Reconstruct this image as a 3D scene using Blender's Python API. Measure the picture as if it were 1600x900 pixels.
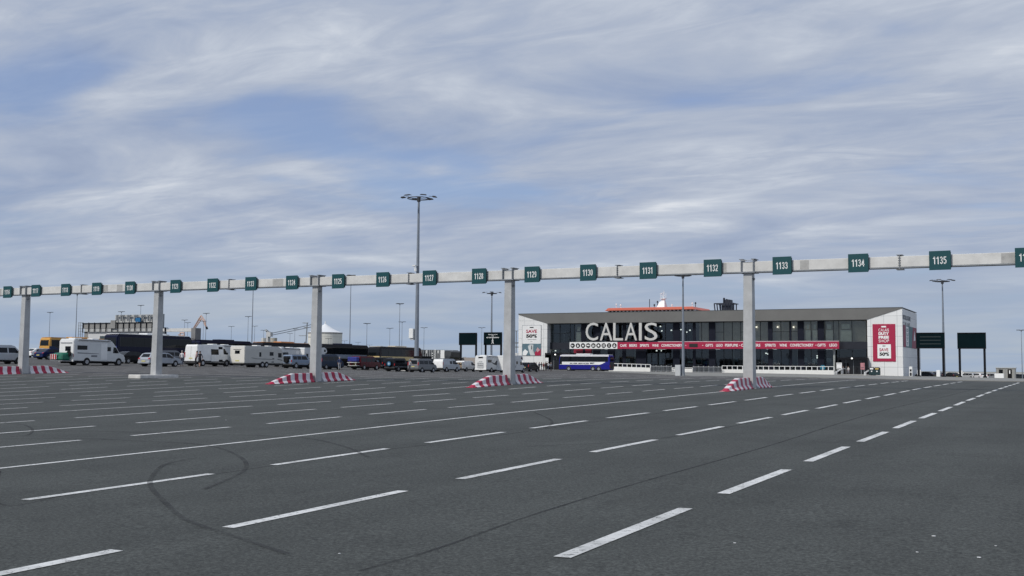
import bpy, bmesh, math, random
import numpy as np
from mathutils import Vector, Matrix
for o in list(bpy.data.objects): bpy.data.objects.remove(o, do_unlink=True)
S = bpy.context.scene
COL = S.collection
rnd = random.Random(7)
# ------------------------------------------------------------------ camera
FPX, ROLL, PITCH, YAW, HC = 1690.0, math.radians(.5), math.radians(4.2), 0.48267, 1.529
CF = np.array([-math.sin(YAW)*math.cos(PITCH), math.cos(YAW)*math.cos(PITCH), math.sin(PITCH)])
_r = np.array([math.cos(YAW), math.sin(YAW), 0.]); _u = np.cross(_r, CF)
CR = _r*math.cos(ROLL)+_u*math.sin(ROLL); CU = -_r*math.sin(ROLL)+_u*math.cos(ROLL)
C0 = np.array([0, 0, HC])
cam = bpy.data.cameras.new('camera'); camo = bpy.data.objects.new('camera', cam); COL.objects.link(camo)
m = Matrix(((CR[0], CU[0], -CF[0], 0), (CR[1], CU[1], -CF[1], 0), (CR[2], CU[2], -CF[2], HC), (0, 0, 0, 1)))
camo.matrix_world = m
cam.sensor_width = 36; cam.lens = FPX/1600*36; cam.clip_start = .1; cam.clip_end = 20000
S.camera = camo
# ------------------------------------------------------------------ sky, sun, exposure
SUN_EL, SUN_AZ = math.radians(42), math.radians(200)     # azimuth measured clockwise from +y
SUN_STRENGTH, CLOUD_GAIN = 2.6, 1.0
w = bpy.data.worlds.new("World"); S.world = w; w.use_nodes = True
nt = w.node_tree; N = nt.nodes; Lk = nt.links; N.clear()
def nd(tree, t, **k):
    n = tree.nodes.new(t)
    for a, b in k.items():
        if a == 'inp':
            for i, v in b.items(): n.inputs[i].default_value = v
        else: setattr(n, a, b)
    return n
sky = nd(nt, 'ShaderNodeTexSky', sky_type='NISHITA', sun_disc=False, sun_elevation=SUN_EL, sun_rotation=SUN_AZ, air_density=1.2, dust_density=1.5, ozone_density=2.0)
bgs = nd(nt, 'ShaderNodeBackground', inp={'Strength': .13}); Lk.new(sky.outputs[0], bgs.inputs['Color'])
tc = nd(nt, 'ShaderNodeTexCoord')
sep = nd(nt, 'ShaderNodeSeparateXYZ'); Lk.new(tc.outputs['Generated'], sep.inputs[0])
def mth(op, a, b=None, c=None):
    n = nd(nt, 'ShaderNodeMath', operation=op)
    for i, q in enumerate((a, b, c)):
        if q is None: continue
        if isinstance(q, (int, float)): n.inputs[i].default_value = q
        else: Lk.new(q, n.inputs[i])
    return n.outputs[0]
den = mth('ADD', mth('MAXIMUM', sep.outputs[2], 0.0), .10)
px_ = mth('DIVIDE', sep.outputs[0], den); py_ = mth('DIVIDE', sep.outputs[1], den)
cmb = nd(nt, 'ShaderNodeCombineXYZ'); Lk.new(px_, cmb.inputs[0]); Lk.new(py_, cmb.inputs[1])
def noise(scale, detail, rough, dist, rot, scl, off):
    mp = nd(nt, 'ShaderNodeMapping'); mp.inputs['Rotation'].default_value = (0, 0, rot); mp.inputs['Scale'].default_value = scl; mp.inputs['Location'].default_value = off
    Lk.new(cmb.outputs[0], mp.inputs[0])
    n = nd(nt, 'ShaderNodeTexNoise', inp={'Scale': scale, 'Detail': detail, 'Roughness': rough, 'Distortion': dist}); Lk.new(mp.outputs[0], n.inputs['Vector'])
    return n.outputs[0]
def ramp(fac, pts):
    r = nd(nt, 'ShaderNodeValToRGB'); Lk.new(fac, r.inputs[0]); e = r.color_ramp.elements
    e[0].position, e[0].color = pts[0][0], (*pts[0][1], 1); e[1].position, e[1].color = pts[-1][0], (*pts[-1][1], 1)
    for p, c in pts[1:-1]:
        q = e.new(p); q.color = (*c, 1)
    return r.outputs[0]
RA = YAW-1.25
n1 = noise(.85, 4, .5, .7, RA, (.8, 1.1, 1), (2.8, 8.3, 0))       # broad masses and holes
n2 = noise(1.7, 10, .56, .35, RA-.15, (.75, 1.25, 1), (5.3, 4.2, 0))     # billows
n3 = noise(5.2, 9, .62, 1.1, RA+.15, (.5, 1.3, 1), (7.3, .2, 1.)) # wisps
nm = noise(.75, 2, .5, 0, RA, (.7, 1.2, 1), (11.3, 5.2, 0))       # where wisps gather
cover = mth('ADD', mth('MULTIPLY', n1, .7), mth('MULTIPLY', n2, .3))
cfac = nd(nt, 'ShaderNodeMapRange', interpolation_type='SMOOTHSTEP', inp={1: .34, 2: .49, 3: .46, 4: 1.0}); Lk.new(cover, cfac.inputs[0])
wm = nd(nt, 'ShaderNodeMapRange', interpolation_type='SMOOTHSTEP', inp={1: .44, 2: .60, 3: .05, 4: .38}); Lk.new(nm, wm.inputs[0])
shade = mth('ADD', mth('MULTIPLY', n2, mth('SUBTRACT', 1.0, wm.outputs[0])), mth('MULTIPLY', n3, wm.outputs[0]))
shade = mth('ADD', shade, mth('MULTIPLY', mth('SUBTRACT', n1, .5), .35))
ccol = ramp(shade, [(.33, (.31, .375, .52)), (.44, (.37, .435, .57)), (.53, (.44, .495, .605)), (.62, (.54, .59, .68)), (.74, (.75, .78, .83))])
bgc = nd(nt, 'ShaderNodeBackground', inp={'Strength': CLOUD_GAIN}); Lk.new(ccol, bgc.inputs['Color'])
tint = nd(nt, 'ShaderNodeMix', data_type='RGBA', blend_type='MULTIPLY', inp={'Factor': 1.0}); Lk.new(sky.outputs[0], tint.inputs['A']); tint.inputs['B'].default_value = (.72, .77, 1.0, 1); Lk.new(tint.outputs['Result'], bgs.inputs['Color'])
# near the horizon the cloud deck thins into an even pale blue
hz = nd(nt, 'ShaderNodeMapRange', interpolation_type='SMOOTHSTEP', inp={1: .01, 2: .14, 3: 0.0, 4: 1.0}); Lk.new(sep.outputs[2], hz.inputs[0])
hcol = ramp(n1, [(.35, (.33, .42, .57)), (.65, (.41, .475, .565))])
bgh = nd(nt, 'ShaderNodeBackground', inp={'Strength': 1.0}); Lk.new(hcol, bgh.inputs['Color'])
mix0 = nd(nt, 'ShaderNodeMixShader'); Lk.new(cfac.outputs[0], mix0.inputs[0]); Lk.new(bgs.outputs[0], mix0.inputs[1]); Lk.new(bgc.outputs[0], mix0.inputs[2])
mix1 = nd(nt, 'ShaderNodeMixShader'); Lk.new(hz.outputs[0], mix1.inputs[0]); Lk.new(bgh.outputs[0], mix1.inputs[1]); Lk.new(mix0.outputs[0], mix1.inputs[2])
wo = nd(nt, 'ShaderNodeOutputWorld'); Lk.new(mix1.outputs[0], wo.inputs[0])
sl = bpy.data.lights.new('sun', 'SUN'); sl.energy = SUN_STRENGTH; sl.angle = math.radians(3); sl.color = (1, .95, .87)
so = bpy.data.objects.new('sun', sl); COL.objects.link(so)
sd = Vector((math.sin(SUN_AZ)*math.cos(SUN_EL), math.cos(SUN_AZ)*math.cos(SUN_EL), math.sin(SUN_EL)))
so.rotation_euler = sd.to_track_quat('Z', 'Y').to_euler(); so.location = (0, 0, 60)
S.view_settings.view_transform = 'Standard'; S.view_settings.look = 'None'; S.view_settings.gamma = 1; S.view_settings.exposure = 0.0
S.render.engine = 'CYCLES'
# ------------------------------------------------------------------ terrain height (thin plate spline through levelled points)
TP=[(-3.62,7.79,0.141984),(-3.62,10.79,0.469249),(-3.62,11.97,0.172232),(-3.62,15.03,-0.018385),(-3.62,16.33,-0.464113),(-3.62,19.33,0.675741),(-3.62,20.70,-0.382929),(-3.62,23.76,0.000544),(-3.62,25.12,-0.852463),(-3.62,28.02,1.314809),(-3.62,29.47,-0.715039),(-3.62,32.60,0.240915),(-3.62,33.95,-0.028443),(-3.62,37.00,0.562976),(-3.62,38.41,-0.651303),(-3.62,41.33,1.081355),(-3.62,42.57,-0.015301),(-3.62,45.99,-1.051939),(-3.62,47.36,1.322875),(-3.62,50.70,0.693975),(-7.17,7.94,-1.109168),(-7.17,11.02,0.006855),(-7.17,12.33,0.340627),(-7.17,15.35,-0.127107),(-7.17,16.51,-0.014653),(-7.17,19.53,-0.179039),(-7.17,20.74,-0.349349),(-7.17,23.85,-0.428444),(-7.17,24.98,0.351869),(-7.17,28.34,-1.227835),(-7.17,29.44,0.302448),(-7.17,32.60,0.171732),(-7.17,33.96,-0.912837),(-7.17,37.04,-0.553304),(-7.17,38.49,0.097565),(-7.17,41.59,-0.982579),(-7.17,42.82,0.003075),(-7.17,45.96,-1.421799),(-7.17,47.19,-0.061903),(-7.17,50.59,-1.193702),(-10.72,8.51,0.621385),(-10.72,11.72,-0.430136),(-10.72,12.90,0.048733),(-10.72,16.07,-0.399091),(-10.72,17.15,1.272707),(-10.72,20.28,-0.096381),(-10.72,21.59,0.637686),(-10.72,24.75,-0.155819),(-10.72,25.73,0.642718),(-10.72,28.79,-0.364670),(-10.72,30.01,0.605330),(-10.72,33.16,-0.149153),(-10.72,34.40,0.758764),(-10.72,37.53,0.275828),(-10.72,38.60,0.247324),(-10.72,41.91,0.081914),(-10.72,42.90,0.809335),(-10.72,46.27,0.070457),(-10.72,47.28,1.071028),(-10.72,50.83,-0.528955),(-14.27,10.87,-0.011933),(-14.27,13.32,0.120716),(-14.27,16.53,-0.632513),(-14.27,20.92,-0.040345),(-14.27,27.30,0.573728),(-14.27,37.40,-0.436498),(-14.27,47.86,-0.653135),(-17.82,16.70,0.307879),(-17.82,19.99,-0.679886),(-17.82,25.60,-0.029456),(-17.82,28.74,-0.181300),(-17.82,29.90,0.001126),(-17.82,33.04,-0.557879),(-17.82,38.50,1.149147),(-17.82,41.66,-2.646980),(-17.82,42.83,2.453732),(-17.82,45.90,-1.004051),(-17.82,47.20,0.570094),(-17.82,51.29,-0.729742),(-17.82,54.61,-1.102248),(-28.47,21.61,-0.046583),(-28.47,26.50,0.471263),(-28.47,32.92,-0.195110),(-28.47,41.70,-0.315678),(-28.47,48.71,-0.498771),(-14.27,52.30,2.238881),(-27.66,52.53,1.200075),(-41.06,52.77,-0.179336),(-54.45,53.00,0.041452),(-67.84,53.24,0.210336),(-98.15,75.37,0.298671),(-94.86,82.75,-0.615081),(-93.14,98.37,0.467264),(-90.18,104.46,0.011274),(-95.43,118.70,-0.386286),(-94.84,133.73,0.724616),(-85.89,133.92,-0.892246),(-87.95,146.42,0.301336),(-94.81,165.47,0.007376),(-91.83,167.04,-1.122426),(-87.34,169.39,0.918134),(-106.01,241.09,-0.078131),(-130.25,260.07,0.042594),(-35.60,259.92,0.552814),(-66.64,197.26,-0.572138),(-59.98,258.44,0.186629),(-21.90,192.36,0.739073),(-15.77,195.58,0.000995),(-11.77,214.69,-0.237597),(-24.53,270.29,-0.464058),(-46.41,256.51,-0.098352),(-4.02,94.17,0.150386),(-54.90,214.73,-0.191930),(-81.03,212.32,0.340684),(-119.11,97.16,0.168566),(-153.40,293.21,-0.005004),(-141.37,118.30,0.252248),(-124.41,161.20,0.290226),(-135.55,132.70,-0.395312),(-108.02,283.07,-0.106380),(-23.72,361.29,0.033487),(-11.78,129.75,-0.587326),(-15.70,172.99,-0.713236),(-18.06,126.45,0.253039),(-24.08,168.59,0.221585),(-6.11,132.71,0.365321),(-27.50,121.50,-0.023467),(-36.66,161.99,0.121812),(-8.99,176.51,0.122417),(-6.00,-6.00,-0.083430),(-6.00,2.00,0.155685),(-6.00,12.00,-0.084441),(-6.00,25.00,0.183921),(-6.00,45.00,0.440159),(-6.00,70.00,0.015628),(0.00,-6.00,-0.014172),(0.00,2.00,0.028304),(0.00,12.00,-0.081427),(0.00,25.00,0.236000),(0.00,45.00,-0.119885),(0.00,70.00,-0.041382),(6.00,-6.00,-0.008775),(6.00,2.00,-0.000302),(6.00,12.00,-0.006535),(6.00,25.00,0.025822),(6.00,45.00,-0.081157),(6.00,70.00,-0.031602),(14.00,-6.00,-0.041869),(14.00,2.00,-0.052994),(14.00,12.00,-0.032845),(14.00,25.00,-0.028583),(14.00,45.00,-0.004882),(14.00,70.00,0.005158),(24.00,-6.00,0.178825),(24.00,2.00,0.012050),(24.00,12.00,0.023609),(24.00,25.00,0.019863),(24.00,45.00,0.024112),(24.00,70.00,-0.112417),(-30.00,0.00,-0.044566),(-60.00,10.00,-0.349563),(-25.00,12.00,0.164939)]
TA=(0.534352,-0.342387,0.065767)
TP = np.array(TP)
def gt(x, y):
    q = np.stack([np.asarray(x, float)/50, np.asarray(y, float)/50], -1)
    r2 = ((q[..., None, :]-TP[:, :2]/50)**2).sum(-1)
    k = np.where(r2 > 0, r2*np.log(np.maximum(r2, 1e-12)), 0)
    z = k@TP[:, 2]+TA[0]+q@np.array(TA[1:])
    z = np.clip(z, -1.2, 3.6)
    d = np.sqrt(np.asarray(x, float)**2+np.asarray(y, float)**2)
    t = np.clip((d-330)/300, 0, 1); t = t*t*(3-2*t)
    return z*(1-t)+(-1.5)*t
def g(x, y): return float(gt(x, y))
def ray(u, v): return CF+CR*(u-800)/FPX-CU*(v-450)/FPX
def pz(u, v, Z): return C0+ray(u, v)*Z
def gp(u, Z):
    p = pz(u, 570, Z); return (p[0], p[1], g(p[0], p[1]))
def march(u, v):
    d = ray(u, v); Z = np.arange(3, 500, .25); p = C0+Z[:, None]*d
    k = int(np.argmax(p[:, 2] < gt(p[:, 0], p[:, 1]))); return p[k]
def FP(u, v, yf):       # point of the vertical plane y = yf
    d = ray(u, v); return C0+d*(yf/d[1])
def SP(u, v, xf):
    d = ray(u, v); return C0+d*(xf/d[0])
def depth(p): return float((np.array(p)-C0)@CF)
# ------------------------------------------------------------------ materials
MATS = {}
def mat(name, col, rough=.6, metal=0., ns=0., na=0., bump=0., alpha=None, spec=None, ns2=None):
    if name in MATS: return MATS[name]
    mt = bpy.data.materials.new(name); mt.use_nodes = True; t = mt.node_tree; b = t.nodes['Principled BSDF']
    b.inputs['Base Color'].default_value = (*col, 1); b.inputs['Roughness'].default_value = rough; b.inputs['Metallic'].default_value = metal
    if spec is not None: b.inputs['Specular IOR Level'].default_value = spec
    if ns:
        c = t.nodes.new('ShaderNodeTexCoord'); n = t.nodes.new('ShaderNodeTexNoise'); n.inputs['Scale'].default_value = ns; n.inputs['Detail'].default_value = 6
        n.inputs['Roughness'].default_value = .65
        t.links.new(c.outputs['Object'], n.inputs['Vector'])
        r = t.nodes.new('ShaderNodeValToRGB'); r.color_ramp.elements[0].position = .3; r.color_ramp.elements[1].position = .7
        r.color_ramp.elements[0].color = (*[max(0, q*(1-na)) for q in col], 1); r.color_ramp.elements[1].color = (*[min(1, q*(1+na*.7)) for q in col], 1)
        t.links.new(n.outputs[0], r.inputs[0]); t.links.new(r.outputs[0], b.inputs['Base Color'])
        if bump:
            bm = t.nodes.new('ShaderNodeBump'); bm.inputs['Strength'].default_value = bump; bm.inputs['Distance'].default_value = .02
            t.links.new(n.outputs[0], bm.inputs['Height']); t.links.new(bm.outputs[0], b.inputs['Normal'])
    MATS[name] = mt; return mt
# ------------------------------------------------------------------ mesh builder
class MB:
    def __init__(s): s.v = []; s.f = []; s.m = []
    def add(s, vs, fs, m=0):
        o = len(s.v); s.v += [tuple(map(float, q)) for q in vs]; s.f += [tuple(i+o for i in f) for f in fs]; s.m += [m]*len(fs); return s
    def box(s, x0, x1, y0, y1, z0, z1, m=0):
        if x0 > x1: x0, x1 = x1, x0
        if y0 > y1: y0, y1 = y1, y0
        if z0 > z1: z0, z1 = z1, z0
        return s.add([(x0,y0,z0),(x1,y0,z0),(x1,y1,z0),(x0,y1,z0),(x0,y0,z1),(x1,y0,z1),(x1,y1,z1),(x0,y1,z1)],
                     [(0,3,2,1),(4,5,6,7),(0,1,5,4),(1,2,6,5),(2,3,7,6),(3,0,4,7)], m)
    def prism(s, poly, axis, c0, c1, m=0):
        # poly in the two other axes (order kept), extruded along axis from c0 to c1
        n = len(poly)
        def pt(a, b, c):
            return {'x': (c, a, b), 'y': (a, c, b), 'z': (a, b, c)}[axis]
        vs = [pt(a, b, c0) for a, b in poly]+[pt(a, b, c1) for a, b in poly]
        fs = [tuple(range(n))[::-1], tuple(range(n, 2*n))]+[(i, (i+1) % n, n+(i+1) % n, n+i) for i in range(n)]
        return s.add(vs, fs, m)
    def cyl(s, p0, p1, r0, r1=None, n=10, m=0, cap=True):
        r1 = r0 if r1 is None else r1
        p0 = Vector(p0); p1 = Vector(p1); d = (p1-p0).normalized()
        a = d.orthogonal().normalized(); b = d.cross(a)
        vs = [p0+(a*math.cos(2*math.pi*i/n)+b*math.sin(2*math.pi*i/n))*r0 for i in range(n)]+[p1+(a*math.cos(2*math.pi*i/n)+b*math.sin(2*math.pi*i/n))*r1 for i in range(n)]
        fs = [(i, (i+1) % n, n+(i+1) % n, n+i) for i in range(n)]
        if cap: fs += [tuple(range(n))[::-1], tuple(range(n, 2*n))]
        return s.add(vs, fs, m)
    def tube(s, pts, r, n=6, m=0):
        for a, b in zip(pts[:-1], pts[1:]): s.cyl(a, b, r, r, n, m)
        return s
    def build(s, name, mats, parent=None, bevel=0., smooth=False, loc=None):
        me = bpy.data.meshes.new(name); me.from_pydata(s.v, [], s.f)
        mats = mats if isinstance(mats, (list, tuple)) else [mats]
        for q in mats: me.materials.append(q)
        for p, k in zip(me.polygons, s.m): p.material_index = k
        bm = bmesh.new(); bm.from_mesh(me); bmesh.ops.recalc_face_normals(bm, faces=bm.faces)
        if bevel: bmesh.ops.bevel(bm, geom=[e for e in bm.edges if len(e.link_faces) == 2 and e.calc_face_angle(0) > .5], offset=bevel, segments=1, affect='EDGES', clamp_overlap=True)
        bm.to_mesh(me); bm.free()
        if smooth:
            for p in me.polygons: p.use_smooth = True
        o = bpy.data.objects.new(name, me); COL.objects.link(o)
        if parent is not None: o.parent = parent
        if loc is not None: o.location = loc
        return o
def tag(o, label, cat, group=None, kind=None):
    if label: o['label'] = label
    if cat: o['category'] = cat
    if group: o['group'] = group
    if kind: o['kind'] = kind
    return o
def thing(name, label, cat, loc=(0, 0, 0), rz=0., group=None):
    o = bpy.data.objects.new(name, None); COL.objects.link(o); o.empty_display_size = .2
    o.location = loc; o.rotation_euler = (0, 0, rz); return tag(o, label, cat, group)
def copy_tree(o, parent=None, loc=None, rz=None, label=None):
    c = o.copy(); COL.objects.link(c); c.parent = parent
    if loc is not None: c.location = loc
    if rz is not None: c.rotation_euler = (c.rotation_euler[0], c.rotation_euler[1], rz)
    if label: c['label'] = label
    for ch in list(o.children): copy_tree(ch, c)
    return c
def text_mesh(s, bold=0.0):
    cu = bpy.data.curves.new('t', 'FONT'); cu.body = s; cu.size = 1; cu.offset = bold; cu.resolution_u = 4
    ob = bpy.data.objects.new('t', cu); COL.objects.link(ob)
    dg = bpy.context.evaluated_depsgraph_get(); dg.update()
    me = bpy.data.meshes.new_from_object(ob.evaluated_get(dg))
    vs = [v.co.copy() for v in me.vertices]; fs = [tuple(p.vertices) for p in me.polygons]
    bpy.data.objects.remove(ob, do_unlink=True); bpy.data.meshes.remove(me); bpy.data.curves.remove(cu)
    return vs, fs
def text_fit(mb, s, a0, a1, b0, b1, fn, th=.02, bold=.02, m=0):
    """letters stretched into the rectangle (a0..a1, b0..b1); fn(a, b, d) gives the point, d = thickness towards the viewer"""
    vs, fs = text_mesh(s, bold)
    x0 = min(v.x for v in vs); x1 = max(v.x for v in vs); y0 = min(v.y for v in vs); y1 = max(v.y for v in vs)
    def tr(v, d): return fn(a0+(v.x-x0)/(x1-x0)*(a1-a0), b0+(v.y-y0)/max(1e-6, y1-y0)*(b1-b0), d)
    n = len(vs); pts = [tr(v, th) for v in vs]+[tr(v, 0) for v in vs]
    edges = {}
    for f in fs:
        for i in range(len(f)):
            e = (f[i], f[(i+1) % len(f)]); edges[e] = 1
    sf = [(a, b, b+n, a+n) for (a, b) in edges if (b, a) not in edges]
    mb.add(pts, fs+sf, m)
FRONT = lambda y: (lambda a, b, d: (a, y-d, b))
# ------------------------------------------------------------------ common materials
WHT = mat('white_paint', (.78, .79, .78), .45, 0, 2.5, .08)
CREAM_SUN = mat('caravan_sunlit_rear', (.72, .70, .64), .4, 0, 3, .05)  # caravan rear: direct sun put into the colour
PANEL = mat('white_cladding', (.74, .75, .74), .5, 0, .35, .06)
CONC = mat('pale_concrete', (.50, .50, .47), .85, 0, 3.0, .22, .2)
GALV = mat('weathered_beam_metal', (.62, .62, .60), .5, .0, 1.4, .16, .05); GALC = mat('weathered_column_metal', (.46, .47, .47), .45, .15, 1.1, .2, .05)
GALVD = mat('dull_galvanised_steel', (.24, .26, .28), .5, .3, 2.0, .2)
MASTM = mat('mast_grey_steel', (.22, .25, .29), .5, .3, 1.0, .15)
DARKM = mat('black_metal', (.008, .009, .012), .5, 0, 3, .3, spec=.15)
BLACK = mat('black_rubber', (.008, .008, .009), .8, 0, 6, .3, spec=.2)
GLS = mat('vehicle_dark_glass', (.006, .008, .010), .06, 0, 1, .1, spec=.28)
RIM = mat('wheel_rim_metal', (.42, .43, .45), .35, .6, 8, .2)
RED = mat('crimson_sign_paint', (.36, .007, .050), .5, 0, 1, .06)
REDB = mat('barrier_red_paint', (.40, .008, .050), .5, 0, 5, .2)
WHTB = mat('barrier_white_paint', (.70, .68, .70), .55, 0, 5, .14)
TEAL = mat('teal_sign_sheet', (.001, .058, .068), .42, 0, 2, .1)
DGRN = mat('dark_green_board', (.002, .010, .013), .6, 0, 1, .2, spec=.05)
LET = mat('white_lettering', (.82, .83, .82), .5, 0, 4, .03)
NAVY = mat('navy_panel', (.012, .014, .024), .4, 0, 1, .25, spec=.15)
GREYF = mat('grey_fascia_cladding', (.145, .145, .138), .5, .1, .25, .10)
# ------------------------------------------------------------------ ground
def asphalt():
    mt = bpy.data.materials.new('asphalt_and_far_ground'); mt.use_nodes = True; t = mt.node_tree; b = t.nodes['Principled BSDF']
    b.inputs['Roughness'].default_value = .82; b.inputs['Specular IOR Level'].default_value = .3
    L = t.links.new
    geo = nd(t, 'ShaderNodeNewGeometry')
    def nz(scale, det, rough=.6, dist=0, sc=None):
        n = nd(t, 'ShaderNodeTexNoise', inp={'Scale': scale, 'Detail': det, 'Roughness': rough, 'Distortion': dist})
        if sc:
            mp = nd(t, 'ShaderNodeMapping'); mp.inputs['Scale'].default_value = sc; L(geo.outputs['Position'], mp.inputs[0]); L(mp.outputs[0], n.inputs['Vector'])
        else: L(geo.outputs['Position'], n.inputs['Vector'])
        return n.outputs[0]
    def mr(f, a, b_, c, d):
        n = nd(t, 'ShaderNodeMapRange', inp={1: a, 2: b_, 3: c, 4: d}); L(f, n.inputs[0]); return n.outputs[0]
    def mu(a, b_):
        n = nd(t, 'ShaderNodeMath', operation='MULTIPLY'); L(a, n.inputs[0]); L(b_, n.inputs[1]); return n.outputs[0]
    grit = mr(nz(30, 3, .8), .3, .7, .42, 1.62)
    grit2 = mr(nz(15, 5, .85), .3, .7, .74, 1.30)
    patch = mr(nz(.35, 6, .6, .4), .3, .7, .82, 1.15)
    lanes = mr(nz(.9, 4, .6, .2, (1, .05, 1)), .35, .65, .90, 1.08)
    stain = mr(nz(1.9, 3, .55, .3), .60, .74, 1.0, .80)
    f = mu(mu(mu(mu(grit, grit2), patch), lanes), stain)
    sepa = nd(t, 'ShaderNodeSeparateXYZ'); L(geo.outputs['Position'], sepa.inputs[0])
    # older, warmer surfacing beyond the marshalling lanes
    dark = nd(t, 'ShaderNodeMix', data_type='RGBA'); dark.inputs['A'].default_value = (.055, .060, .0565, 1); dark.inputs['B'].default_value = (.082, .080, .077, 1)
    ml = nd(t, 'ShaderNodeMath', operation='MULTIPLY_ADD', inp={1: -.55, 2: 0.0}); L(sepa.outputs[0], ml.inputs[0])
    ad = nd(t, 'ShaderNodeMath', operation='ADD'); L(ml.outputs[0], ad.inputs[0]); L(sepa.outputs[1], ad.inputs[1])
    L(mr(ad.outputs[0], 82, 90, 0, 1), dark.inputs['Factor'])
    vm = nd(t, 'ShaderNodeVectorMath', operation='SCALE'); L(dark.outputs['Result'], vm.inputs[0]); L(f, vm.inputs['Scale'])
    ln = nd(t, 'ShaderNodeVectorMath', operation='LENGTH'); L(geo.outputs['Position'], ln.inputs[0])
    far = nd(t, 'ShaderNodeMix', data_type='RGBA'); far.inputs['B'].default_value = (.13, .13, .09, 1)
    L(mr(ln.outputs['Value'], 340, 380, 0, 1), far.inputs['Factor']); L(vm.outputs[0], far.inputs['A'])
    L(far.outputs['Result'], b.inputs['Base Color'])
    bp = nd(t, 'ShaderNodeBump', inp={'Strength': .55, 'Distance': .008}); L(nz(85, 4, .8), bp.inputs['Height']); L(bp.outputs[0], b.inputs['Normal'])
    return mt
def axis(*seg):
    o = []
    for a, b, st in seg: o += list(np.arange(a, b-1e-6, st))
    return o
xs = [-9000, -5000, -3000, -1800, -1200, -800, -600, -450, -350]+axis((-280, -110, 2.5), (-110, 24, 1), (24, 60, 4))+[70, 90, 120, 180, 260, 400, 700, 1200, 2500, 5000, 9000]
ys = [-3000, -1000, -300, -100, -40, -20, -10]+axis((-5, 112, 1), (112, 300, 2.5))+[305, 320, 340, 370, 400, 450, 520, 600, 700, 900, 1200, 1800, 3000, 5000, 9000, 14000]
X, Y = np.meshgrid(xs, ys); Zg = gt(X, Y); nx, ny = len(xs), len(ys)
mb = MB(); mb.v = [(float(a), float(b), float(c)) for a, b, c in zip(X.ravel(), Y.ravel(), Zg.ravel())]
mb.f = [(j*nx+i, j*nx+i+1, (j+1)*nx+i+1, (j+1)*nx+i) for j in range(ny-1) for i in range(nx-1)]; mb.m = [0]*len(mb.f)
tag(mb.build('ground', asphalt(), smooth=True), None, None, kind='structure')
# kerbed concrete pavement in front of the terminal
PAVE = [(60, 84.5), (-4.3, 85), (-8.3, 86), (-14.5, 88), (-20.5, 93), (-33, 120), (-52, 166), (-67.8, 205), (-80, 209.7), (-88.6, 213), (-96, 224), (-118, 236)]
def in_pave(x, y):
    pts = sorted(PAVE)
    if x < pts[0][0]: return y > 238
    for (xa, ya), (xb, yb) in zip(pts[:-1], pts[1:]):
        if xa <= x <= xb: return y > ya+(yb-ya)*(x-xa)/(xb-xa)
    return False
pm = MB(); cols_ = []
xx = sorted(set([round(a, 1) for a in np.arange(-118, 60, 1.5)]+[p[0] for p in PAVE]))
pp = sorted(PAVE)
def pave_y(x):
    for (xa, ya), (xb, yb) in zip(pp[:-1], pp[1:]):
        if xa <= x <= xb: return ya+(yb-ya)*(x-xa)/(xb-xa)
    return 84
vid = []
for x in xx:
    y0 = pave_y(x); row = [len(pm.v)]; pm.v.append((x, y0, g(x, y0)-.02)); row.append(len(pm.v)); pm.v.append((x, y0, g(x, y0)+.05))
    for t in np.linspace(0, 1, 80)[1:]:
        y = y0+(266-y0)*t; row.append(len(pm.v)); pm.v.append((x, y, g(x, y)+.05))
    vid.append(row)
for a, b in zip(vid[:-1], vid[1:]):
    for i in range(len(a)-1): pm.f.append((a[i], b[i], b[i+1], a[i+1])); pm.m.append(0)
tag(pm.build('pavement', mat('pavement_concrete', (.235, .235, .22), .85, 0, .8, .18)), None, None, kind='structure')
# painted lane lines: one line every 3.55 m, every fourth one solid
XA, WL = -3.62, 3.55
def paint_mat():
    mt = bpy.data.materials.new('worn_road_paint'); mt.use_nodes = True; t = mt.node_tree; b = t.nodes['Principled BSDF']; b.inputs['Roughness'].default_value = .65
    gq = nd(t, 'ShaderNodeNewGeometry'); L = t.links.new
    n = nd(t, 'ShaderNodeTexNoise', inp={'Scale': 14, 'Detail': 7, 'Roughness': .75}); L(gq.outputs['Position'], n.inputs['Vector'])
    r = nd(t, 'ShaderNodeMapRange', inp={1: .36, 2: .46, 3: .25, 4: 1.0}); L(n.outputs[0], r.inputs[0]); L(r.outputs[0], b.inputs['Alpha'])
    n2_ = nd(t, 'ShaderNodeTexNoise', inp={'Scale': 1.3, 'Detail': 6, 'Roughness': .7}); L(gq.outputs['Position'], n2_.inputs['Vector'])
    c = nd(t, 'ShaderNodeValToRGB'); c.color_ramp.elements[0].position = .35; c.color_ramp.elements[0].color = (.46, .47, .46, 1); c.color_ramp.elements[1].position = .6; c.color_ramp.elements[1].color = (.70, .71, .70, 1)
    L(n2_.outputs[0], c.inputs[0]); L(c.outputs[0], b.inputs['Base Color']); return mt
PAINT = paint_mat()
def strip(mb, pts, w, m=0, lift=.006):
    prev = None
    for i, (x, y) in enumerate(pts):
        a = pts[max(0, i-1)]; b = pts[min(len(pts)-1, i+1)]; dx, dy = b[0]-a[0], b[1]-a[1]; L = math.hypot(dx, dy) or 1
        nx_, ny_ = -dy/L*w/2, dx/L*w/2
        lf = lift if y < 108 and x > -108 else lift+.02
        q = [(x-nx_, y-ny_, g(x-nx_, y-ny_)+lf), (x+nx_, y+ny_, g(x+nx_, y+ny_)+lf)]
        o = len(mb.v); mb.v += q
        if prev is not None: mb.f.append((prev, prev+1, o+1, o)); mb.m.append(m)
        prev = o
def seg(x, y0, y1, st=1.0):
    n = max(2, int(math.ceil((y1-y0)/st))+1); return [(x, y0+(y1-y0)*i/(n-1)) for i in range(n)]
PH = [(7.79, 4.333), (7.94, 4.333), (8.51, 4.31)]
lm = MB()
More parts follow.
